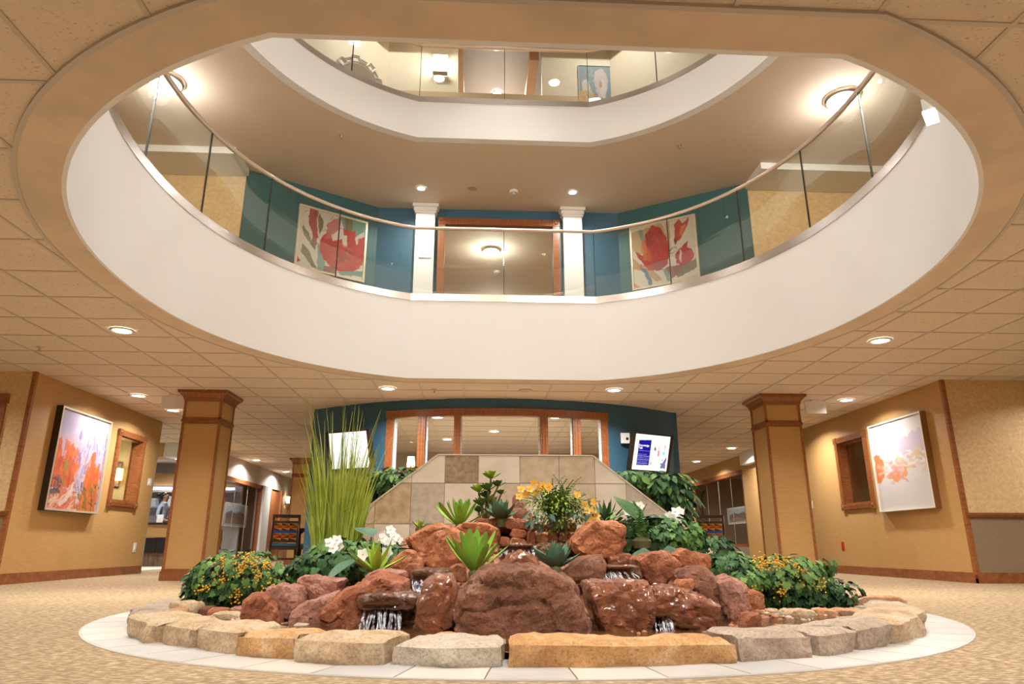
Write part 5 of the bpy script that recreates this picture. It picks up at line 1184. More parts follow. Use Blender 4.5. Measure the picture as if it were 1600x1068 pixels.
# ferns with yellow orchids
def frond_mesh(L, n=16, w=.10):
    b = MB(); 
    for i in range(n):
        f = (i + .5) / n; y = L * f; z = .25 * L * math.sin(f * 1.8) - .25 * L * f * f; ww = w * math.sin(min(1, f * 1.15 + .12) * PI) ** .7 + .006; d = L / n
        for s_ in (-1, 1): b.add([(0, y - d * .25, z), (s_ * ww * .6, y + d * .1, z + .004), (s_ * ww, y + d * .7, z - .01), (s_ * ww * .5, y + d * .75, z), (0, y + d * .3, z)], [(0, 1, 2, 3, 4) if s_ > 0 else (4, 3, 2, 1, 0)])
        b.add([(-.002, y - d * .5, z), (.002, y - d * .5, z), (.002, y + d * .5, z), (-.002, y + d * .5, z)], [(0, 1, 2, 3)])
    me = bpy.data.meshes.new('frond'); me.from_pydata(b.v, [], b.f); me.update(); return me
def fern(label, px, py, Y, n, L, seed, m=G_FERN, el=(0.2, 1.35)):
    c = at(px, py, Y); t = thing('fern', label, 'fern', c); r = random.Random(seed); ms = [frond_mesh(L, 16, L * .16), frond_mesh(L * .85, 14, L * .2)]
    for i in range(n): put('frond', ms[i % 2], m, orient(c + Vector((rrand(r, -.04, .04), rrand(r, -.04, .04), 0)), i * 2.4 + rrand(r, -.3, .3), rrand(r, *el), rrand(r, -.3, .3), rrand(r, .7, 1.1)), t)
    MB().lathe(c, [(.06, -.06), (.07, -.01), (.04, .015), (.001, .02)], 12).build('crown_base', G_STEM, t)
    return t
fern('bushy fern with yellow orchids at the top of the rocks', 872, 812, 4.95, 80, .30, 1, G_FERN, (.25, 1.45))
fern('green fern among the plants on the right', 1003, 842, 4.85, 12, .26, 2, G_MID)
foliage('fern_underplant', 'blue-green leafy plant under the bushy fern', [(at(845, 810, 4.8), (.12, .10, .06), 34, .05, oval, G_BLUE), (at(915, 800, 4.8), (.13, .10, .07), 40, .045, oval, G_BLUE), (at(872, 795, 4.9), (.26, .16, .16), 700, .022, oval, G_FERN)], 21, 6)
def orchid(label, flowers, root, Y, m, s, seed):
    c = at(*root, Y); t = thing('orchid', label, 'orchid', c); r = random.Random(seed); pm = leaf_mesh('petal', s, s * .85, [.3, .75, 1.0, .95, .6, .1], .2, .1, 6); pm.materials.append(m)
    for (px, py) in flowers:
        p = at(px, py, Y + rrand(r, -.08, .03)); f = bpy.data.objects.new('flower', None); bmf = MB(); fwd = Vector((rrand(r, -.4, .4), -1, rrand(r, -.1, .5))).normalized(); up = Vector((rrand(r, -.3, .3), 0, 1)); x = up.cross(fwd).normalized(); u = fwd.cross(x).normalized()
        for k in range(5):
            a = 2 * PI * k / 5 + .3; d = x * math.sin(a) + u * math.cos(a); e = x * math.cos(a) - u * math.sin(a); o_ = len(bmf.v)
            bmf.add([p + d * v.co.y + e * v.co.x + fwd * (v.co.z + .004 * k) for v in pm.vertices], [tuple(q.vertices) for q in pm.polygons])
        fl = bmf.build('flower', m, t, True); MB().add([p + fwd * .012 + v * s * .16 for v in IV], IF).build('lip', M_PETALY if m is M_PETALW else mat('orange_lip', (.6, .2, .02), .5), fl)
        MB().tube([c, c.lerp(p, .6) + Vector((0, .04, .06)), p + Vector((0, .02, 0))], .003, 5).build('stem', G_STEM, t)
    bpy.data.meshes.remove(pm)
orchid('white orchid blooms in front of the tall grass', [(515, 848), (527, 844), (522, 857), (531, 853)], (540, 890), 4.7, M_PETALW, .038, 1)
orchid('white orchid spray in front of the tile wall on the left', [(600, 836), (610, 828), (616, 838), (604, 846), (622, 843), (612, 850), (598, 840)], (625, 880), 4.95, M_PETALW, .038, 2)
orchid('single white bloom beside the lime bromeliad', [(567, 866), (606, 862)], (580, 895), 4.45, M_PETALW, .04, 3)
orchid('white orchid spray leaning on the right slope of the tile wall', [(1046, 806), (1055, 800), (1060, 810), (1050, 816), (1062, 798), (1048, 824)], (1040, 850), 5.2, M_PETALW, .038, 4)
orchid('pale white orchid among the leaves right of the fern', [(985, 790), (995, 797), (980, 800), (1000, 790), (1028, 812)], (1000, 845), 5.4, M_PETALW, .038, 5)
orchid('small white flowers at the right end of the trailing ivy', [(1138, 876), (1142, 884), (1137, 888), (1147, 890)], (1150, 905), 4.9, M_PETALW, .04, 6)
orchid('yellow orchid spray at the left of the bushy fern', [(815, 764), (822, 772), (834, 754), (842, 762), (853, 766), (812, 776), (849, 758), (828, 764), (838, 770), (858, 760)], (860, 812), 4.95, M_PETALY, .031, 7)
orchid('yellow orchid spray at the right of the bushy fern', [(926, 784), (918, 798), (932, 806), (922, 810), (902, 773), (914, 788), (928, 796)], (880, 815), 4.9, M_PETALY, .031, 8)

# ================================================================== screens
def local(parent, mb, name, m, smooth=False):
    o = mb.build(name, m, None, smooth); o.parent = parent; return o
def screen(label, px, py, Y, yaw, canvas, seed):
    t = thing('wall_screen', label, 'television', at(px, py, Y)); t.rotation_euler = (math.radians(16), 0, yaw)      # leans forward towards the hall
    W, H, e = .80, .585, .045
    local(t, MB().box((-W / 2, 0.006, -H / 2), (W / 2, .06, H / 2)), 'casing', M_BLACK)
    for a, b in (((-W / 2, 0, -H / 2), (-W / 2 + .055, .01, H / 2)), ((W / 2 - .055, 0, -H / 2), (W / 2, .01, H / 2)), ((-W / 2, 0, -H / 2), (W / 2, .01, -H / 2 + .022)), ((-W / 2, 0, H / 2 - .022), (W / 2, .01, H / 2))):
        local(t, MB().box(a, b), 'bezel', mat('dark_brown_bezel', (.04, .02, .016), .3))
    local(t, MB().box((-.12, .06, -.14), (.12, .22, .1)), 'wall_bracket', M_BLACK)
    o = canvas.build('display', (-W / 2 + .055, .004, -H / 2 + .022), (W - .11, 0, 0), (0, 0, H - .044), M_SCREEN); o.parent = t
    return t
c = Canvas(90, 70, lin(232, 246, 248), 21); c.ell(.45, .12, .05, .02, lin(150, 205, 215)); c.ell(.9, .3, .6, .6, lin(245, 252, 250), .8, .02, .8); c.strokes(14, (.35, .1, .55, .5), [lin(205, 235, 230), lin(215, 235, 240)], .05, .006, 0, .8); c.poly([(.2, .5), (.34, .62), (.2, .9)], lin(205, 232, 246), .6)
screen('glowing pale blue screen on the curved wall behind the tall grass', 545, 703, 10.42, -math.radians(27), c, 1)
c = Canvas(120, 92, lin(233, 248, 250), 22)
navy = lin(6, 6, 140)
c.poly([(.11, .17), (.47, .14), (.47, .86), (.11, .88)], navy, 1, 0); c.poly([(.11, .17), (.47, .17), (.47, .86), (.11, .86)], navy, 1, 0)
for k, (y, w) in enumerate(((.46, .30), (.56, .24), (.61, .31), (.66, .33), (.71, .30), (.76, .27), (.81, .30), (.85, .18))):
    x = .13
    while x < .13 + w:
        l = .02 + c.r.rand() * .03; c.poly([(x, y - .008), (min(x + l, .45), y - .008), (min(x + l, .45), y + .006), (x, y + .006)], lin(190, 195, 245), .55, 0); x += l + .012
for x, y, rx, ry, col in ((.60, .40, .03, .08, lin(45, 20, 40)), (.70, .38, .05, .12, lin(225, 205, 205)), (.71, .52, .035, .12, lin(205, 120, 125)), (.60, .62, .10, .2, lin(240, 245, 248)), (.86, .5, .05, .06, lin(130, 215, 235)), (.88, .32, .03, .12, lin(215, 190, 200)), (.52, .80, .04, .06, lin(225, 140, 150)), (.70, .85, .14, .06, lin(240, 245, 248)), (.84, .68, .03, .015, lin(20, 20, 40)), (.82, .80, .03, .015, lin(20, 20, 40))): c.ell(x, y, rx, ry, col, .9, .03, .3)
c.poly([(.95, .56), (.95, .92), (.80, .92), (.88, .72)], lin(75, 70, 150), .9, .04)
tv = screen('screen with navy notice and photo on the right of the curved wall', 1018, 707, 10.42, math.radians(27), c, 2)
M_LETTER = emis('screen_lettering', (1, 1, 1), 0.9)
for txt, x, z, sz in (('Knowledge', -.258, .088, .044), ('Talk', -.258, .048, .044)):
    fc = bpy.data.curves.new('lettering', 'FONT'); fc.body = txt; fc.size = sz; fc.extrude = .0004; fc.materials.append(M_LETTER)
    o = bpy.data.objects.new('lettering', fc); COL.objects.link(o); bpy.context.view_layer.update(); me = bpy.data.meshes.new_from_object(o.evaluated_get(bpy.context.evaluated_depsgraph_get())); bpy.data.objects.remove(o); o = link('lettering', me, M_LETTER); o.parent = tv; o.location = (x, .0025, z); o.rotation_euler = (PI / 2, 0, 0)
t = thing('wall_notice', 'small white notice on the blue wall beside the right screen', 'notice', (1.98, 10.55, 1.9))
p = at(977, 684, 10.48); bx('card', (p.x - .07, p.y, p.z - .08), (p.x + .07, p.y + .01, p.z + .08), M_WHITE, t); bx('print_block', (p.x + .01, p.y - .003, p.z - .03), (p.x + .05, p.y, p.z + .01), M_BLACK, t)

# ================================================================== chairs and tables
M_TEALFAB = mat('teal_upholstery', (.03, .18, .26), .7, col2=(.04, .22, .30), scale=30)
def fabric_canvas():
    c = Canvas(84, 98, lin(215, 175, 60), 31); pal = [lin(205, 70, 40), lin(120, 30, 30), lin(235, 190, 70), lin(60, 100, 190), lin(170, 170, 90), lin(235, 130, 40)]
    seq = [(2, 1), (5, 0), (2, 1), (3, 3), (4, 0), (5, 1), (2, 1)]
    for k, (a, b) in enumerate(seq):
        y0, y1 = k / 7, (k + 1) / 7; c.poly([(0, y0), (1, y0), (1, y1), (0, y1)], pal[a], 1, 0)
        if a != b:
            for j in range(3): c.poly([(j / 3, y1), ((j + 1) / 3, y1), ((j + (1 if k % 2 else 0)) / 3, y0)], pal[b], 1, 0)
    return c
def chair(label, x, y, rz, patterned=True, group='dining chairs'):
    t = thing('dining_chair', label, 'chair', (x, y, 0), group, rz); L = lambda mb, n, m, s=False: local(t, mb, n, m, s)
    for sx in (-1, 1):
        L(MB().tube([(sx * .22, -.24, 0), (sx * .22, -.20, .45), (sx * .21, -.25, .95)], [.018, .024, .02], 8), 'rear_leg', M_DARKWOOD, True)
        L(MB().tube([(sx * .22, .22, 0), (sx * .22, .20, .44)], [.018, .024], 8), 'front_leg', M_DARKWOOD, True)
        L(MB().box((sx * .22 - .01, -.2, .16), (sx * .22 + .01, .2, .19)), 'stretcher', M_DARKWOOD)
    L(MB().box((-.21, -.22, .22), (.21, -.20, .25)), 'stretcher', M_DARKWOOD); L(MB().box((-.24, -.22, .38), (.24, .24, .43)), 'seat_frame', M_DARKWOOD)
    m = MB(); m.box((-.235, -.215, .43), (.235, .25, .485)); o = L(m, 'seat', M_TEALFAB); bv = o.modifiers.new('soft', 'BEVEL'); bv.width = .02; bv.segments = 3
    L(MB().box((-.22, -.268, .90), (.22, -.235, .955)), 'top_rail', M_DARKWOOD); L(MB().box((-.2, -.262, .82), (.2, -.24, .85)), 'cross_rail', M_DARKWOOD); L(MB().box((-.2, -.225, .5), (.2, -.20, .53)), 'cross_rail', M_DARKWOOD)
    L(MB().add([(-.19, -.215, .53), (.19, -.215, .53), (.19, -.245, .82), (-.19, -.245, .82), (-.19, -.19, .53), (.19, -.19, .53), (.19, -.22, .82), (-.19, -.22, .82)], [(0, 1, 2, 3), (5, 4, 7, 6), (4, 0, 3, 7), (1, 5, 6, 2), (3, 2, 6, 7), (4, 5, 1, 0)]), 'backrest', M_TEALFAB)
    if patterned:
        o = fabric_canvas().build('back_fabric', (-.185, -.2185, .535), (.37, 0, 0), (0, -.03, .28), attr_mat('woven_fabric_print', .85)); o.parent = t
    return t
chair('patterned-back dining chair left of the fountain, beside the tall grass', -3.62, 12.45, math.radians(18)); chair('patterned-back dining chair right of the fountain', 3.78, 12.3, math.radians(-14))
chair('plain teal dining chair half hidden behind the tall grass', -3.30, 13.6, math.radians(160), False); chair('plain teal dining chair behind the right ivy', 3.25, 13.3, math.radians(200), False)
def table(label, x, y):
    t = thing('dining_table', label, 'table', (x, y, 0), 'dining tables'); MB().lathe((x, y, .70), [(.001, .0), (.42, .0), (.45, .015), (.45, .035), (.42, .045), (.001, .045)], 36).build('table_top', M_DARKWOOD, t, True)
    MB().lathe((x, y, 0), [(.25, 0), (.25, .02), (.05, .06), (.04, .65), (.10, .70)], 20).build('pedestal', M_DARKWOOD, t, True)
table('round dark table behind the left chairs', -3.52, 13.05); table('round dark table behind the right chairs', 3.45, 12.85)
n = thing('napkin_roll', 'white folded napkin on the round table at the left', 'napkin', (-3.2, 12.9, .745)); bx('roll', (-3.3, 12.85, .745), (-3.1, 12.93, .79), M_WHITE, n); bx('fold', (-3.28, 12.83, .745), (-3.12, 12.95, .76), M_WHITE, n)
f = thing('paper_flag', 'small red, white and black striped paper flag on the right table', 'flag', (3.3, 12.7, .745))
MB().tube([(3.2, 12.6, .745), (3.42, 12.6, .98)], .004, 6).build('stick', M_DARKWOOD, f)
for k, m in enumerate((mat('red_paper', (.6, .03, .02), .6), M_WHITE, M_BLACK)): 
    a = Vector((3.42, 12.6, .98)) - Vector((.22, 0, .235)) * (.14 * k); d = Vector((.11, 0, -.10)); e = Vector((-.22, 0, -.235)) * .14
    MB().add([a, a + d, a + d + e, a + e, a + Vector((0, .006, 0)), a + d + Vector((0, .006, 0)), a + d + e + Vector((0, .006, 0)), a + e + Vector((0, .006, 0))], [(0, 1, 2, 3), (7, 6, 5, 4), (0, 4, 5, 1), (1, 5, 6, 2), (2, 6, 7, 3), (3, 7, 4, 0)]).build('stripe', m, f)

# ================================================================== left background: corridor glass wall, doors, pictures
def glass_front(nm, label, x, s, y0, y1, z0, z1, wl):
    o = struct(thing(nm, label, None, (x, y0, 0)))
    bx('head', (x - .06, y0, z1 - .10), (x + .06, y1, z1), M_WOODY, o); bx('sill', (x - .06, y0, z0), (x + .06, y1, z0 + .07), M_WOODY, o)
    for y in (y0, y1 - .1): bx('post', (x - .06, y, z0), (x + .06, y + .1, z1), M_WOOD, o)
    n = 4; w = (y1 - y0 - .2) / n
    for k in range(n):
        ya = y0 + .1 + w * k; bx('pane', (x - .005, ya + .006, z0 + .07), (x + .005, ya + w - .006, z1 - .10), M_PANE, o)
        if k: bx('joint', (x - .006, ya - .004, z0 + .07), (x + .006, ya + .004, z1 - .10), M_ANGLE, o)
    return o
M_DIM = mat('brown_grey_room', (.20, .16, .13), .6)
def picture(label, x, s, y0, y1, z0, z1, seed):
    c = Canvas(60, 40, lin(225, 222, 220), seed); c.poly([(.08, .1), (.92, .1), (.92, .9), (.08, .9)], lin(190, 200, 215), 1, 0); c.poly([(.08, .45), (.3, .3), (.5, .42), (.7, .28), (.92, .45), (.92, .9), (.08, .9)], lin(130, 115, 115), 1, .02); c.poly([(.08, .7), (.4, .6), (.92, .75), (.92, .9), (.08, .9)], lin(175, 150, 135), 1, .03); c.poly([(.6, .5), (.92, .45), (.92, .8), (.65, .8)], lin(150, 120, 105), .9, .04)
    framed('landscape_print', label, (x, y1 if s < 0 else y0, z0), (0, (y0 - y1) if s < 0 else (y1 - y0), 0), (0, 0, z1 - z0), c, M_WHITE, .03, .02, (s, 0, 0), cat='picture')
    t = [o for o in COL.objects if o.name.startswith('landscape_print') and o.parent is None][-1]
    for f in (.25, .75): yy = y0 + (y1 - y0) * f; MB().tube([(x + s * .01, yy, z1), (x + s * .01, yy, Z1 + .02)], .003, 6).build('hanging_wire', M_CHROME, t)
# left: glass front along x = -6.4
glass_front('window_4', 'wood framed glass wall along the left corridor', -6.4, 1, 15.9, 20.1, .12, 2.08, None)
struct(bx('wall_left_corridor_head', (-6.5, 15.6, 2.08), (-6.38, 26.5, Z1), mat('pale_wall', (.62, .55, .48), .6)), 'pale wall above the left glass front'); struct(bx('wall_left_corridor_base', (-6.46, 15.9, 0), (-6.34, 20.1, .12), M_WOODY))
struct(bx('wall_left_corridor_room', (-9.4, 19.4, 0), (-9.3, 22, Z1), M_DIM)); struct(bx('wall_left_corridor_partition', (-9.4, 20.15, 0), (-6.45, 20.25, Z1), M_DIM)); struct(bx('wall_left_corridor_near', (-6.5, 15.6, 0), (-6.34, 15.9, Z1), M_TAN))
picture('framed landscape print behind the left glass wall', -6.6, 1, 17.9, 19.7, .92, 1.50, 41)
struct(bx('trim_pilaster_white', (-6.42, 20.1, 0), (-6.28, 20.75, 2.08), M_WHITE), 'white pilaster at the end of the left glass wall')
d = struct(thing('door_1', 'reddish wood door at the end of the left corridor', None, (-6.3, 21.4, 0)))
bx('leaf', (-6.42, 20.95, 0), (-6.36, 22.0, 2.02), M_WOOD, d); bx('jamb', (-6.44, 20.8, 0), (-6.3, 20.93, 2.08), M_WOOD, d); bx('jamb', (-6.44, 22.02, 0), (-6.3, 22.15, 2.08), M_WOOD, d); MB().tube([(-6.34, 21.9, 1.0), (-6.29, 21.9, 1.0), (-6.29, 21.8, 1.0)], .014, 8).build('handle', M_CHROME, d)
struct(bx('wall_left_corridor_far', (-6.5, 22.1, 0), (-6.38, 26.5, 2.08), M_BEIGE)); struct(bx('wall_left_end', (-6.5, 25.2, 0), (-3, 25.35, Z1), M_TAN), 'tan end wall of the left corridor')
t = thing('oval_wall_mirror', 'oval gold-framed mirror on the left corridor wall', 'mirror', (-6.3, 23.5, 1.5)); vs = []
for k in range(24): a = 2 * PI * k / 24; vs.append((-6.35, 23.6 + .42 * math.cos(a), 1.55 + .5 * math.sin(a)))
MB().tube(vs + vs[:1], .035, 6).build('frame', mat('gold_frame', (.6, .33, .08), .4, .5), t); MB().add([(v[0] + .01, v[1], v[2]) for v in vs] + [(v[0] + .0, v[1], v[2]) for v in vs], [tuple(range(24))] + [(i, (i + 1) % 24, 24 + (i + 1) % 24, 24 + i) for i in range(24)]).build('glass', mat('amber_mirror', (.75, .45, .15), .2, .5), t)
t = thing('corridor_sconce', 'small lit wall sconce beside the oval mirror', 'wall lamp', (-6.3, 22.7, 1.8)); bx('backplate', (-6.38, 22.62, 1.70), (-6.36, 22.78, 1.9), M_CHROME, t); MB().lathe((-6.28, 22.7, 1.75), [(.05, 0), (.08, .2), (.075, .2), (.045, .0)], 16).build('shade', emis('sconce_glow', (1, .85, .6), 5), t, True)
d = struct(thing('door_2', 'narrow glazed door with pale panes at the end of the left corridor', None, (-5.6, 25.1, 0)))
for xa in (-5.95, -5.32): bx('stile', (xa, 25.10, .0), (xa + .10, 25.18, 2.2), M_WHITE, d)
for z in (0.0, .75, 1.45, 2.1): bx('rail', (-5.85, 25.10, z), (-5.32, 25.18, z + .1), M_WHITE, d)
for z in (.1, .85, 1.55): bx('pane', (-5.85, 25.13, z), (-5.32, 25.15, z + .6), mat('frosted_pane', (.55, .5, .45), .3), d)
M_YEL = mat('mustard_fabric', (.55, .30, .03), .7)
def armchair(label, x, y, rz, m, h=.85):
    t = thing('armchair', label, 'armchair', (x, y, 0), None, rz); L = lambda mb, n, mm: local(t, mb, n, mm)
    for a in (-1, 1):
        for b in (-.26, .26): L(MB().tube([(a * .27, b, 0), (a * .27, b, .3)], .02, 8), 'leg', M_DARKWOOD)
        L(MB().tube([(a * .30, -.28, .36), (a * .30, -.3, .62), (a * .30, .1, .64), (a * .30, .28, .58), (a * .29, .28, .3)], .022, 8), 'armrest', M_DARKWOOD)
    for nm, A, B_ in (('seat', (-.28, -.26, .30), (.28, .3, .46)), ('backrest', (-.28, -.34, .40), (.28, -.22, h))):
        o = L(MB().box(A, B_), nm, m); bv = o.modifiers.new('soft', 'BEVEL'); bv.width = .04; bv.segments = 3
    return t
armchair('mustard armchair behind the left glass wall', -7.1, 18.2, math.radians(70), M_YEL); armchair('mustard armchair behind the right glass wall', 6.95, 17.4, math.radians(-100), M_YEL)
# right: glass front along x = 6.2
glass_front('window_5', 'wood framed glass wall along the right corridor', 6.2, -1, 16.55, 20.5, .42, 2.24, None)
struct(bx('wall_right_corridor_base', (6.14, 16.55, 0), (6.26, 20.5, .42), mat('grey_brown_planks', (.20, .16, .14), .6, col2=(.34, .26, .21), scale=3, stretch=(1, 9, 1)), None), 'grey-brown plank cladding under the right glass wall')
struct(bx('wall_right_corridor_head', (6.14, 16.0, 2.24), (6.26, 26.5, Z1), M_TAN)); struct(bx('wall_right_corridor_near', (6.12, 15.4, 0), (6.5, 16.55, 2.3), M_TAN), 'tan pier at the near end of the right glass wall'); struct(bx('trim_white_block', (5.95, 15.35, 2.28), (6.5, 16.2, Z1), M_WHITE), 'white boxed bulkhead end above the tan pier')
struct(bx('wall_right_corridor_room', (9.2, 15, 0), (9.3, 21, Z1), M_DIM)); struct(bx('wall_right_corridor_partition', (6.3, 20.6, 0), (9.3, 20.7, Z1), M_DIM)); struct(bx('wall_right_corridor_far', (6.14, 20.5, 0), (6.26, 26.5, 2.24), M_TAN)); struct(bx('wall_right_end', (3, 23.2, 0), (6.2, 23.35, Z1), M_TAN), 'tan end wall of the right corridor')
picture('framed landscape print behind the right glass wall', 6.55, -1, 17.35, 18.9, 1.0, 1.42, 42)
t = thing('iron_scroll_mirror', 'dark wrought iron scroll on the end wall of the right corridor', 'wall decoration', (5.0, 23.1, 1.2))
for k, (cx, cz, R) in enumerate(((5.05, 1.75, .45), (5.15, 1.1, .4))): MB().tube([(cx + .3 * R * math.cos(a), 23.12, cz + R * math.sin(a)) for a in [D(-100 + 200 * i / 14) for i in range(15)]], .03, 6).build('scroll', M_BLACK, t)
# rooms behind the cased windows
t = thing('room_sconce', 'lit wall sconce seen through the left window', 'wall lamp', (-7.0, 12.4, 1.5)); p = at(181, 741, 12.42); bx('shade', (p.x - .11, p.y - .1, p.z - .10), (p.x + .11, p.y + .02, p.z + .10), emis('amber_shade', (1, .62, .22), 4), t); bx('backplate', (p.x - .05, p.y + .02, p.z - .2), (p.x + .05, p.y + .07, p.z + .2), M_CHROME, t)
l = bpy.data.lights.new('lamp_light', 'POINT'); l.energy = 18 * LAMP; l.color = (1, .75, .42); l.shadow_soft_size = .1; o = bpy.data.objects.new('lamp_light', l); COL.objects.link(o); o.location = (p.x, p.y - .3, p.z); o.parent = t; o.matrix_parent_inverse = BASIS(t).inverted()
t = thing('tall_cabinet', 'tall wooden cabinet seen through the left window', 'cabinet', (-7.9, 12.3, 0)); bx('body', (-8.2, 12.1, 0), (-7.6, 12.48, 2.0), M_DARKWOOD, t); bx('door', (-8.18, 12.08, .05), (-7.62, 12.1, 1.95), M_DARKWOOD, t)
armchair('high-backed blue armchair seen through the right window', 7.4, 12.4, math.radians(30), mat('sky_blue_fabric', (.10, .24, .34), .8), 1.22)
t = thing('pillow', 'white pillow on the high-backed blue armchair', 'pillow', (7.25, 12.3, .9)); o = bx('cushion', (7.0, 12.0, .75), (7.35, 12.2, 1.15), M_WHITE, t); bv = o.modifiers.new('soft', 'BEVEL'); bv.width = .08; bv.segments = 4; bx('piping', (7.02, 12.09, .77), (7.33, 12.11, 1.13), M_WHITE, t)
downlight(7.4, 11.4, Z1 - .004, 20, 'recessed light added to brighten the room behind the right window')  # added lamp, brightens the room behind the right pane
downlight(-7.6, 11.2, Z1 - .004, 22, 'recessed light added to brighten the room behind the left window'); downlight(-7.9, 18.0, Z1 - .004, 16, 'recessed light added to brighten the room behind the left glass wall'); downlight(7.7, 18.4, Z1 - .004, 16, 'recessed light added to brighten the room behind the right glass wall')  # lamps added to lift the dark rooms behind the glass
downlight(0, 12.9, Z3 + .08, 110, 'recessed light added to brighten the third floor lounge')  # added to brighten the lounge beyond the third floor opening
p = at(642, 722, 12.4); t = thing('table_lamp', 'warm lit lamp seen through the left part of the curved wall window', 'lamp', (p.x, 12.4, .8))
MB().lathe((p.x, 12.4, p.z), [(.07, -.08), (.075, -.07), (.06, .1), (.05, .1)], 18).build('shade', emis('amber_shade', (1, .62, .22), 4), t, True); MB().lathe((p.x, 12.4, 0), [(.14, .0), (.13, .02), (.02, .05), (.015, p.z - .08)], 16).build('stand', M_DARKWOOD, t, True)
downlight(0.0, 13.2, Z1 - .004, 120, 'recessed light added to brighten the room behind the curved wall')  # extra lamp put in to brighten the interior behind the curved window

# ================================================================== reception at the far left
RY = 16.5
t = thing('reception_counter', 'reception counter with dark top, tan band and black panel front', 'counter', (-7.6, RY, 0))
bx('top', (-9.2, RY - .1, .905), (-6.6, RY + .7, .95), mat('dark_stone_top', (.03, .025, .022), .25), t); bx('tan_band', (-9.1, RY, .63), (-6.7, RY + .6, .905), M_TAN, t)
for k in range(9): bx('black_panel', (-9.1 + k * .267 + .008, RY - .02, .30), (-9.1 + (k + 1) * .267 - .008, RY + .02, .62), mat('black_quilted_panel', (.015, .015, .017), .35), t)
bx('ledge', (-9.1, RY - .05, .27), (-6.7, RY + .3, .30), M_DARKWOOD, t); bx('plinth', (-9.1, RY, 0), (-6.7, RY + .6, .27), mat('rustic_planks', (.10, .055, .03), .6, col2=(.2, .13, .08), scale=3, stretch=(8, 1, 1)), t)
struct(bx('floor_reception', (-11, 13.2, 0.002), (-6.55, 25, .006), mat('pale_floor_tile', (.62, .56, .48), .4)), 'pale tiled floor at the reception')
struct(bx('wall_reception_back', (-13, 19.2, 0), (-6.6, 19.3, Z1), mat('cool_pale_panel', (.55, .55, .60), .5)), 'pale wall behind the reception'); struct(bx('wall_reception_band', (-13, 18.9, 1.98), (-6.6, 19.2, 2.3), M_TAN)); struct(bx('ceiling_reception_bulkhead', (-8.9, 15.2, 2.28), (-7.05, 15.6, Z1), M_TAN), 'tan bulkhead over the reception'); struct(bx('trim_reception_bulkhead', (-7.05, 15.2, 2.28), (-6.75, 15.6, Z1), M_WHITE))
t = thing('lit_shelf', 'blue-white lit shelf behind the reception worker', 'shelf', (-8.1, 19, 1.6)); bx('board', (-9.6, 18.8, 1.80), (-6.7, 19.19, 1.84), M_WHITE, t); bx('light_strip', (-9.6, 18.82, 1.86), (-6.7, 18.86, 1.92), emis('cool_strip', (.75, .8, 1), 4), t); bx('board', (-9.6, 18.8, 1.40), (-6.7, 19.19, 1.43), mat('lavender_board', (.3, .3, .5), .5), t)
for k in range(2):
    q = thing('shelf_box', ('lower pale box on the left of the lit shelf behind the reception worker', 'taller pale box on the right of the lit shelf behind the reception worker')[k], 'box', (-9 + k * .6, 18.95, 1.43), 'boxes on the lit shelf'); bx('carton', (-9.05 + k * .6, 18.85, 1.43), (-8.7 + k * .6, 19.1, 1.62 + .05 * (k % 2)), mat('pale_carton', (.6, .62, .7), .6), q); bx('lid', (-9.06 + k * .6, 18.84, 1.60 + .05 * (k % 2)), (-8.69 + k * .6, 19.11, 1.64 + .05 * (k % 2)), M_WHITE, q)
p = at(276, 806, RY + .1); t = thing('menu_holder', 'brown upright menu holder on the reception counter', 'menu holder', (p.x, RY + .1, .95)); bx('board', (p.x - .17, RY + .05, .95), (p.x + .06, RY + .09, 1.32), mat('maroon_card', (.16, .04, .025), .5), t); bx('white_sheet', (p.x + .07, RY + .04, .95), (p.x + .24, RY + .06, 1.32), M_WHITE, t); bx('red_mark', (p.x + .12, RY + .035, 1.05), (p.x + .16, RY + .04, 1.12), mat('red_print', (.6, .05, .03), .5), t)
t = thing('clear_stand', 'clear sign stand in front of the reception worker', 'sign stand', (p.x - .35, RY, .95)); bx('sheet', (p.x - .40, RY + .02, .95), (p.x - .26, RY + .03, 1.13), M_WHITE, t); bx('foot', (p.x - .46, RY - .04, .95), (p.x - .24, RY + .08, .96), M_PANE, t)
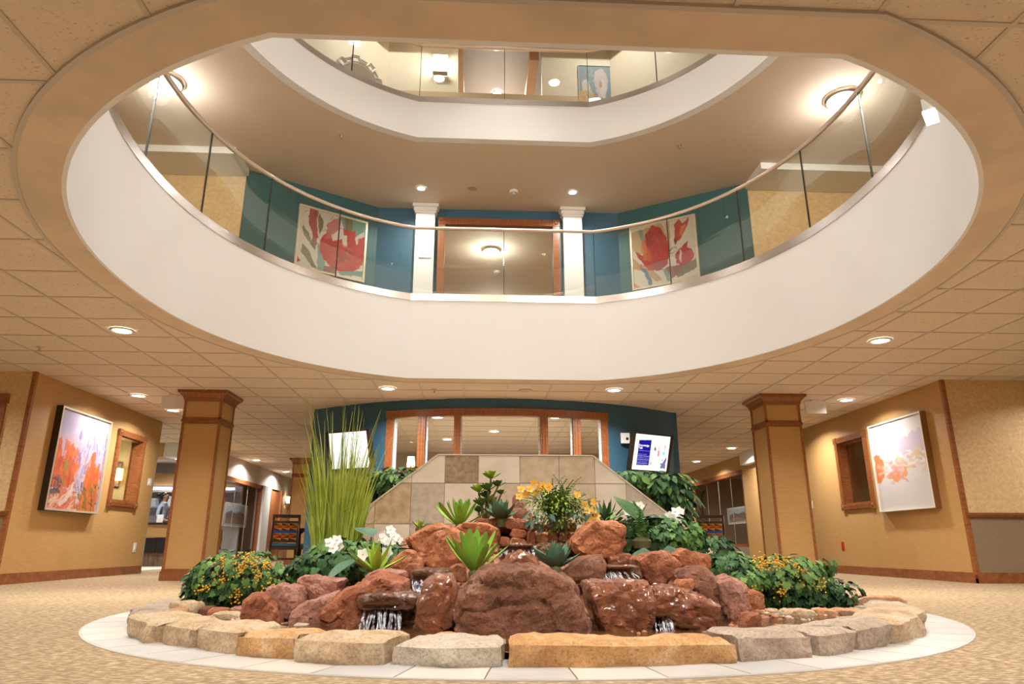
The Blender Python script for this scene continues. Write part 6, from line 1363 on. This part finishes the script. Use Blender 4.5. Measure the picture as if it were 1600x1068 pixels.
# person behind the counter, in profile to the right
def person(label, x, y, h):
    t = thing('person', label, 'person', (x, y, 0)); k = h / 1.65; me = bpy.data.meshes.new('body')
    J = [((0, 0, .92), .13), ((0, 0, 1.08), .115), ((.01, 0, 1.25), .125), ((.0, 0, 1.36), .10), ((.02, 0, 1.43), .05), ((.035, 0, 1.50), .062), ((.04, 0, 1.58), .078), ((.03, 0, 1.63), .05),
         ((.0, -.15, 1.34), .055), ((-.02, -.20, 1.10), .045), ((.17, -.17, 1.0), .035), ((.24, -.16, 1.0), .03), ((.0, .15, 1.34), .055), ((-.02, .2, 1.10), .045), ((.17, .17, 1.0), .035), ((.24, .16, 1.0), .03),
         ((0, -.09, .86), .09), ((.02, -.10, .48), .06), ((0, -.10, .08), .045), ((.12, -.10, .03), .035), ((0, .09, .86), .09), ((.02, .10, .48), .06), ((0, .10, .08), .045), ((.12, .10, .03), .035)]
    E_ = [(0, 1), (1, 2), (2, 3), (3, 4), (4, 5), (5, 6), (6, 7), (3, 8), (8, 9), (9, 10), (10, 11), (3, 12), (12, 13), (13, 14), (14, 15), (0, 16), (16, 17), (17, 18), (18, 19), (0, 20), (20, 21), (21, 22), (22, 23)]
    me.from_pydata([tuple(c * k for c in p) for p, _ in J], E_, []); o = bpy.data.objects.new('body', me); COL.objects.link(o)
    o.modifiers.new('skin', 'SKIN')
    for v, (_, r_) in zip(me.skin_vertices[0].data, J): v.radius = (r_ * k, r_ * k)
    me.skin_vertices[0].data[0].use_root = True; s_ = o.modifiers.new('sub', 'SUBSURF'); s_.levels = 2; s_.render_levels = 2
    dg = bpy.context.evaluated_depsgraph_get(); m2 = bpy.data.meshes.new_from_object(o.evaluated_get(dg)); o.modifiers.clear(); o.data = m2
    m2.materials.clear(); m2.materials.append(mat('skin_brown', (.30, .15, .09), .5)); m2.materials.append(mat('grey_blue_shirt', (.28, .32, .42), .8)); m2.materials.append(mat('dark_trousers', (.03, .03, .04), .8))
    for f in m2.polygons:
        z = f.center.z / k; f.material_index = 2 if z < .95 and abs(f.center.y) < .16 * k else 1 if (z < 1.42 and (z > 1.07 or abs(f.center.y) < .13 * k)) else 0
    m2.shade_smooth(); o.parent = t
    hb = MB()
    for (c, s) in (((.0, 0, 1.60), .092), ((-.03, 0, 1.56), .085)): hb.add([(c[0] * k + v.x * s * k * 1.0, v.y * s * k * .95, c[2] * k + v.z * s * k * .9) for v in IV], IF)
    local(t, hb, 'hair', mat('black_hair', (.012, .01, .01), .5), True); local(t, MB().add([(-.15 * k + v.x * .05 * k, v.y * .05 * k, 1.61 * k + v.z * .045 * k) for v in IV], IF), 'hair_bun', MATS['black_hair'], True)
    local(t, MB().add([(.118 * k + v.x * .016 * k, v.y * .012 * k, 1.545 * k + v.z * .02 * k) for v in IV], IF), 'nose', MATS['skin_brown'], True)
    for s in (-1, 1): local(t, MB().add([(.100 * k + v.x * .008 * k, s * .03 * k + v.y * .009 * k, 1.58 * k + v.z * .006 * k) for v in IV], IF), 'eye', M_BLACK, True); local(t, MB().add([(.035 * k + v.x * .014 * k, s * .078 * k + v.y * .008 * k, 1.56 * k + v.z * .026 * k) for v in IV], IF), 'ear', MATS['skin_brown'], True)
    for s in (-1, 1):
        for j in range(4): local(t, MB().tube([(.25 * k, (s * .165 + (j - 1.5) * .016) * k, 1.0 * k), (.29 * k, (s * .165 + (j - 1.5) * .018) * k, .995 * k), (.315 * k, (s * .165 + (j - 1.5) * .018) * k, .975 * k)], [.0085 * k, .008 * k, .006 * k], 6), 'finger', MATS['skin_brown'], True)
        local(t, MB().tube([(.22 * k, (s * .165 - s * .03) * k, 1.0 * k), (.26 * k, (s * .165 - s * .05) * k, .99 * k)], [.010 * k, .007 * k], 6), 'thumb', MATS['skin_brown'], True)
    local(t, MB().lathe((.015 * k, 0, 1.41 * k), [(.075 * k, 0), (.07 * k, .025 * k), (.06 * k, .03 * k)], 14), 'collar', M_WHITE, True)
    return t
p = at(255, 800, RY + 1.0); person('person in a grey-blue shirt with dark hair tied back, behind the reception counter', p.x - .02, RY + 1.0, 1.68)
